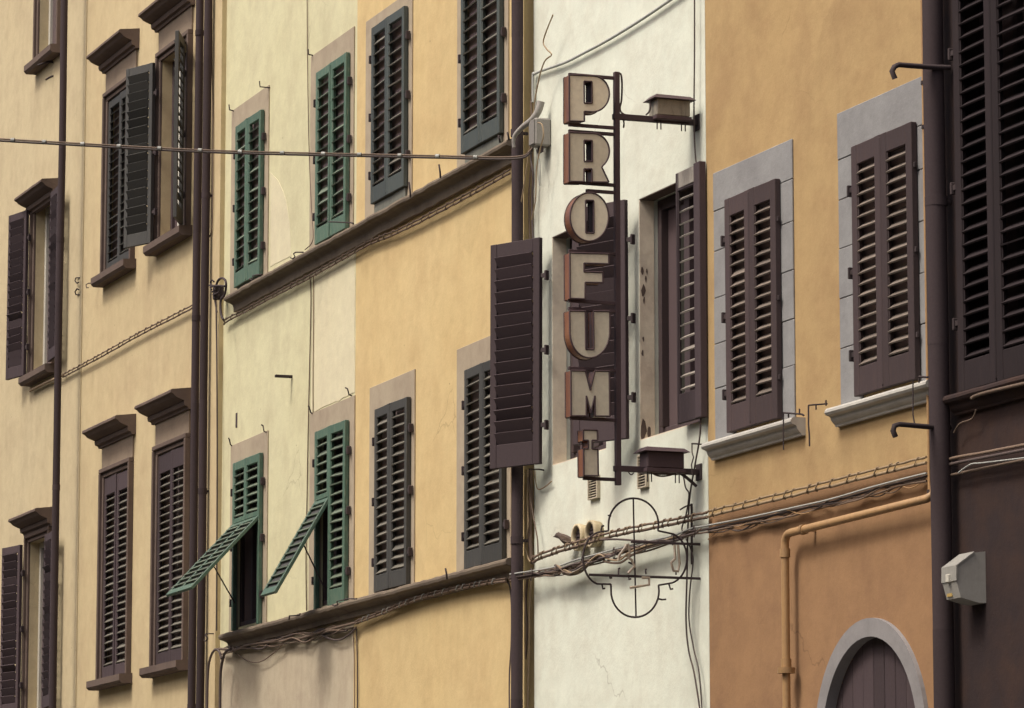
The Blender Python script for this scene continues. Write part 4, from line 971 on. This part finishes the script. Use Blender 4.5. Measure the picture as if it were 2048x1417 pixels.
# flue terminals and the bird
for (x, y, lab) in ((1172, 1076, 'left one of two round cream flue ends behind the bird'), (1199, 1069, 'right one of two round cream flue ends')):
    u, z = fB.at(x, y, 0.0); t = thing('flue_end', lab, 'flue', fB.w(u, 0, z))
    N = 22; prof = [(0.070, 0.0), (0.098, 0.0), (0.102, 0.03), (0.108, 0.06), (0.106, 0.085), (0.088, 0.085), (0.083, 0.07), (0.080, 0.02)]
    v = []; fcs = []
    for i in range(N):
        a = 2*math.pi*i/N
        for (r, o_) in prof: v.append((r*math.cos(a), -o_, r*math.sin(a)))
    k = len(prof)
    for i in range(N):
        for j in range(k-1): fcs.append((i*k+j, i*k+j+1, ((i+1) % N)*k+j+1, ((i+1) % N)*k+j))
    MB().add(v, fcs, True).build('collar', 'cream_ceramic', t)
    MB().tube([(0, -.052, 0), (0, -.02, 0)], .0815, 20).build('dark_plug', 'dark_wood', t)  # added dark disc stands in for the shade inside the flue
    for zz in (-.05, -.02, .01, .04): 
        hw_ = math.sqrt(.08**2-zz**2); MB().box(-hw_, hw_, -.060, -.053, zz-.004, zz+.004).build('bar', 'iron', t)

def bird():
    """a sparrow perched on the lashed cables, looking left along the wall"""
    c = fB.wp(1130, 1090, .09)
    # spine stations: (x forward, z up, half width, half height)
    st_ = [(.088, .030, .001, .001), (.078, .031, .004, .004), (.068, .034, .010, .010), (.058, .037, .016, .017), (.046, .037, .019, .020), (.036, .031, .019, .021), (.024, .022, .022, .025),
           (.006, .012, .027, .031), (-.014, .006, .027, .030), (-.034, .002, .021, .023), (-.050, .000, .013, .014), (-.064, -.002, .010, .007), (-.085, -.006, .011, .004), (-.108, -.012, .013, .003), (-.112, -.013, .004, .001)]
    N = 12; v = []; fcs = []
    for (x, z, a, h) in st_:
        for j in range(N):
            t = 2*math.pi*j/N; v.append((x, a*math.cos(t), z+h*math.sin(t)))
    for i in range(len(st_)-1):
        for j in range(N): fcs.append((i*N+j, i*N+(j+1) % N, (i+1)*N+(j+1) % N, (i+1)*N+j))
    fcs.append(tuple(range(N))); fcs.append(tuple((len(st_)-1)*N+j for j in range(N)))
    t = thing('sparrow', 'small brown sparrow perched on the lashed cables beside the flue ends', 'bird', c+Vector((0, 0, .012)), R_(215))
    mb = MB().add(v, fcs, True)
    for s_ in (-1, 1):
        mb.tube([(-.004, s_*.012, -.014), (-.008, s_*.012, -.034)], .0035, 5)
        for a in (-.014, 0, .014): mb.tube([(-.008, s_*.012, -.034), (.006, s_*.012+a, -.038)], .002, 4)
    mb.build('body', 'feathers', t); t.scale = (1.3, 1.3, 1.3); t.location.z += 0.018
    for s_ in (-1, 1):
        w_ = MB(); q = [(.020, .028), (.006, .034), (-.03, .018), (-.078, -.002), (-.06, -.010), (-.02, -.008), (.012, .006)]
        w_.extrude(q, lambda a, b_, d: (a, s_*(.0225+d-abs(a+.02)*.12), b_), 0, .006); w_.build('wing', 'cable_brown', t)
        MB().add([(.056+.004*math.cos(i*1.047), s_*(.0155), .041+.004*math.sin(i*1.047)) for i in range(6)]+[(.056, s_*.0185, .041)], [(i, (i+1) % 6, 6) for i in range(6)]).build('eye', 'iron', t)
bird()

# ------------------------------------------------------------------ hanging letter sign
XS = fB.w(fB.u(1403, 600), 0, 0).x
def on_sign(px, py, dx=0.0):
    d = ray(px, py); t = (XS+dx-CAM.x)/d.x; h = CAM+d*t; return h.y, h.z
y_w, z_w = on_sign(1236, 560); SB = Vector((XS, 0.0, 0.0))
sg = thing('letter_sign', 'tall projecting sign of stacked letters reading PROFUMI on a dark post', 'sign', (XS, 0, on_sign(1236, 971)[1]))
SZ = sg.location.z
def sp_(px, py, dx=0.0): y, z = on_sign(px, py, dx); return (dx, y, z-SZ)
DEP = 0.115
def arc_px(cx, cy, rx, ry, a0, a1, n=14): return [(cx+rx*math.cos(R_(a0+(a1-a0)*i/n)), cy-ry*math.sin(R_(a0+(a1-a0)*i/n))) for i in range(n+1)]
LET = {
 'P': ([(1139, 150), (1188, 152)]+arc_px(1186, 188, 33, 36, 85, -88, 18)[0:]+[(1169, 223), (1169, 243), (1139, 242)], [[(1168.5, 163), (1184, 163.5), (1184.5, 207), (1169, 206.5)]]),
 'R': ([(1139, 265), (1188, 267)]+arc_px(1186, 303, 33, 36, 85, -52, 16)+[(1204, 335), (1218, 364.5), (1184.5, 364), (1184, 338), (1168.5, 338), (1168.5, 363.5), (1139, 363)], [[(1168.5, 281), (1184.5, 281.5), (1185, 323.5), (1169, 323)]]),
 'O': (arc_px(1179, 434, 38.5, 48.5, 90, -270+7, 40), [[(1171.5, 401), (1187.5, 401.5), (1188, 466.5), (1172, 466)]]),
 'F': ([(1140, 506), (1218, 508), (1218, 528), (1168.5, 526.5), (1168.5, 544), (1206, 545), (1206, 565.5), (1171, 565), (1170.5, 598), (1140.5, 597)], []),
 'U': ([(1139.5, 622), (1171, 622.5), (1172, 699), (1188, 699.5), (1187, 622.5), (1220, 623)]+arc_px(1180, 664, 40, 52, 5, -175, 22)[1:], []),
 'M': ([(1142, 741.5), (1171, 742), (1181, 781), (1190, 742), (1219, 742.5), (1220, 832.5), (1190.5, 832.5), (1190, 792), (1182, 826), (1173, 792), (1173, 832), (1142.5, 832)], []),
 'I': ([(1167, 860), (1195, 860.5), (1195.5, 881), (1184.5, 881), (1184.5, 898), (1196, 898.5), (1197, 952), (1168, 951.5), (1167.5, 898), (1177, 898), (1177, 881), (1167, 881)], [])}
def filled(polys, d0, d1):
    """closed outlines (the later ones holes) as a solid between depths d0 and d1"""
    cu = bpy.data.curves.new('tmp', 'CURVE'); cu.dimensions = '2D'; cu.fill_mode = 'BOTH'; cu.extrude = abs(d1-d0)/2
    for pl in polys:
        s_ = cu.splines.new('POLY'); s_.points.add(len(pl)-1); s_.use_cyclic_u = True
        for p_, (a, b_) in zip(s_.points, pl): p_.co = (a, b_, 0, 1)
    o = bpy.data.objects.new('tmp', cu); me = bpy.data.meshes.new_from_object(o)
    c = (d0+d1)/2; mb = MB().add([(v.co.z+c, v.co.x, v.co.y) for v in me.vertices], [tuple(p_.vertices) for p_ in me.polygons])
    bpy.data.objects.remove(o); bpy.data.curves.remove(cu); bpy.data.meshes.remove(me); return mb
for ch_, (outer, hls) in LET.items():
    O2 = [on_sign(*p_) for p_ in outer]; O2 = [(y, z-SZ) for y, z in O2]
    Hs = [[(lambda q: (q[0], q[1]-SZ))(on_sign(*p_)) for p_ in h] for h in hls]
    def walls(loop, inset_=0.0):
        mb = MB(); n = len(loop); k = 5
        dd = [-0.006-(DEP-0.012)*i/k for i in range(k+1)]
        cy, cz = sum(p_[0] for p_ in loop)/n, sum(p_[1] for p_ in loop)/n
        v = [(d, y, z) for d in dd for (y, z) in loop]
        fcs = [(a*n+i, a*n+(i+1) % n, (a+1)*n+(i+1) % n, (a+1)*n+i) for a in range(k) for i in range(n)]
        return mb.add(v, fcs)
    L_ = walls(O2).build('letter', 'copper_glass', sg)
    for h in Hs: walls(h).build('counter', 'sign_metal', L_)
    filled([O2]+Hs, -0.010, -0.004).build('face', 'letter_face', L_); filled([O2]+Hs, -DEP+0.004, -DEP+0.010).build('face', 'letter_face', L_)
    rim = MB()
    for d in (-0.003, -DEP+0.003):
        for lp_ in [O2]+Hs:
            q = [Vector((d, y, z)) for y, z in lp_]
            for a, b_ in zip(q, q[1:]+q[:1]):
                if (b_-a).length > 1e-4: rim.tube([a, b_], 0.0065, 5, cap=True)
    rim.build('rim', 'sign_metal', L_)
XC = -DEP/2
def bar(a, b_, w=0.012, name='rail', dx=XC, h=None):
    A, B_ = Vector(sp_(*a, dx)), Vector(sp_(*b_, dx)); B_.z = A.z+(B_.z-A.z)*0.25; h = h or w
    y0, y1 = min(A.y, B_.y), max(A.y, B_.y); z = (A.z+B_.z)/2
    return MB().box(dx-w, dx+w, y0, y1, z-h, z+h, 0.002).build(name, 'sign_metal', sg)
for a, b_ in (((1137, 150), (1235, 154)), ((1137, 250), (1235, 255)), ((1137, 263), (1235, 267)), ((1137, 365), (1235, 369)), ((1172, 382), (1235, 385)),
              ((1137, 503), (1235, 506)), ((1137, 602), (1235, 606)), ((1137, 618), (1235, 621)), ((1137, 737), (1235, 740)), ((1140, 837), (1235, 840)), ((1166, 957), (1236, 960))):
    bar(a, b_)
yp, zp0 = on_sign(1236, 971, XC); _, zp1 = on_sign(1236, 145, XC)
MB().box(XC-.02, XC+.02, yp-.02, yp+.02, zp0-SZ, zp1-SZ, .003).build('post', 'sign_metal', sg)
for (ya, yb, xa) in ((235, 243, 1226), (940, 941, 1228)):
    _, z = on_sign(1300, (ya+yb)/2, XC); y0, _ = on_sign(xa, ya, XC)
    MB().box(XC-.021, XC+.021, y0, 0.02, z-SZ-.021, z-SZ+.021, .003).build('arm', 'sign_metal', sg)
    MB().box(XC-.05, XC+.05, -.012, .01, z-SZ-.06, z-SZ+.06, .003).build('wall_plate', 'iron', sg)
for (x0, x1, yb, yt, mt) in ((1306, 1372, 236, 206, 'transformer_metal'), (1287, 1360, 940, 908, 'sign_metal')):
    y0, zb2 = on_sign(x0, yb, XC); y1, zt_ = on_sign(x1, yt, XC)
    z0_, z1_ = zb2-SZ, zt_-SZ
    tr = MB().box(XC-.08, XC+.08, y0, y1, z0_+.01, z1_, .006).build('transformer', mt, sg)
    mb = MB(); e = .035
    v = [(XC-.08-e, y0-e, z1_), (XC+.08+e, y0-e, z1_), (XC+.08+e, y1+e, z1_), (XC-.08-e, y1+e, z1_), (XC-.07, y0, z1_+.034), (XC+.07, y0, z1_+.034), (XC+.07, y1+.005, z1_+.030), (XC-.07, y1+.005, z1_+.030)]
    mb.add(v, [(0, 3, 2, 1), (4, 5, 6, 7), (0, 1, 5, 4), (1, 2, 6, 5), (2, 3, 7, 6), (3, 0, 4, 7)]); mb.build('lid', 'sign_metal', tr)
    for yy in (y0+.02, y0+.05, y1-.05, y1-.02): MB().tube([(XC+.03, yy, z0_-.09), (XC+.03, yy, z0_+.02)], .005, 6).build('bolt', 'iron', tr)
    MB().box(XC-.085, XC+.085, y0-.01, y1+.01, z0_-.02, z0_+.008, .003).build('base_plate', 'sign_metal', tr)
def wire(pts, r, dx=XC, mat='cable_dark', name='wire', par=None):
    P = smooth_path([Vector(sp_(x, y, dx)) for x, y in pts], 5); return MB().tube(P, r, 6).build(name, mat, par or sg)
wire([(1237, 147), (1242, 150), (1244, 170), (1243, 200), (1240, 218), (1246, 228), (1262, 233)], .007)
wire([(1292, 230), (1298, 224), (1301, 212), (1300, 203)], .007); wire([(1255, 942), (1262, 950), (1268, 946)], .004)
wire([(1300, 944), (1316, 952), (1335, 952), (1358, 945)], .007); wire([(1298, 946), (1320, 949), (1350, 948)], .006)
wire([(1360, 946), (1376, 958), (1393, 973)], .012, mat='iron', name='strut'); wire([(1247, 240), (1248, 248), (1247, 256)], .007)

# ------------------------------------------------------------------ bare quatrefoil neon frame
qf = thing('quatrefoil_frame', 'bare wire quatrefoil sign frame with broken neon tubes under the letter sign', 'sign', (XS, 0, on_sign(1268, 1235)[1]))
SZ = qf.location.z; XC2 = -0.06
def qw(pts, r, name, mat='iron', k=6, sm=False, dx=XC2):
    P = [Vector(sp_(x, y, dx)) for x, y in pts]
    if sm: P = smooth_path(P, 5)
    return MB().tube(P, r, k).build(name, mat, qf)
top = arc_px(1267, 1050, 50, 53, 180, 0, 20); bot = arc_px(1270, 1182, 48, 53, 0, -180, 20)
lft = arc_px(1204, 1117, 38, 53, 100, 255, 18); rgt = arc_px(1334, 1117, 40, 51, -75, 72, 18)
qw([(1217, 1062)]+top+[(1316, 1062)], .0075, 'outline'); qw([(1217, 1062)]+lft+[(1222, 1169)], .0075, 'outline')
qw([(1222, 1169)]+bot[::-1]+[(1317, 1171)], .0075, 'outline'); qw([(1317, 1171)]+rgt+[(1316, 1062)], .0075, 'outline')
qw([(1266.5, 998), (1272, 1234)], .0065, 'upright')
yq, zq = on_sign(1178, 1150, XC2); MB().box(XC2-.008, XC2+.008, yq, 0.01, zq-SZ-.009, zq-SZ+.009, .002).build('arm', 'iron', qf)
yq, zq = on_sign(1262, 1084, XC2); MB().box(XC2-.008, XC2+.008, yq, 0.01, zq-SZ-.009, zq-SZ+.009, .002).build('arm', 'iron', qf)
for pts in ([(1253, 1090), (1250, 1096), (1238, 1112), (1237, 1122)], [(1255, 1088), (1260, 1104), (1256, 1116), (1263, 1120), (1269, 1133), (1256, 1147)], [(1284, 1156), (1298, 1156), (1298, 1170), (1260, 1176)],
            [(1349, 1090), (1350, 1118), (1342, 1126), (1347, 1142), (1356, 1143), (1359, 1128), (1356, 1090)]):
    qw(pts, .0105, 'neon_tube', 'neon_glass', 8, dx=XC2+.02)
for (x, y, dx_, dy_) in ((1202, 1062, 3, -9), (1204, 1169, 3, 9), (1338, 1169, 5, 10), (1222, 1033, -8, -2), (1317, 1198, 12, 2), (1237, 1150, 0, -12), (1219, 1150, 2, 7), (1257, 1150, 2, 9), (1292, 1149, -2, -9), (1352, 1150, 0, -7), (1268, 1130, -14, -4)):
    qw([(x, y), (x+dx_*.6, y+dy_), (x+dx_+3, y+dy_-1)], .007, 'peg')
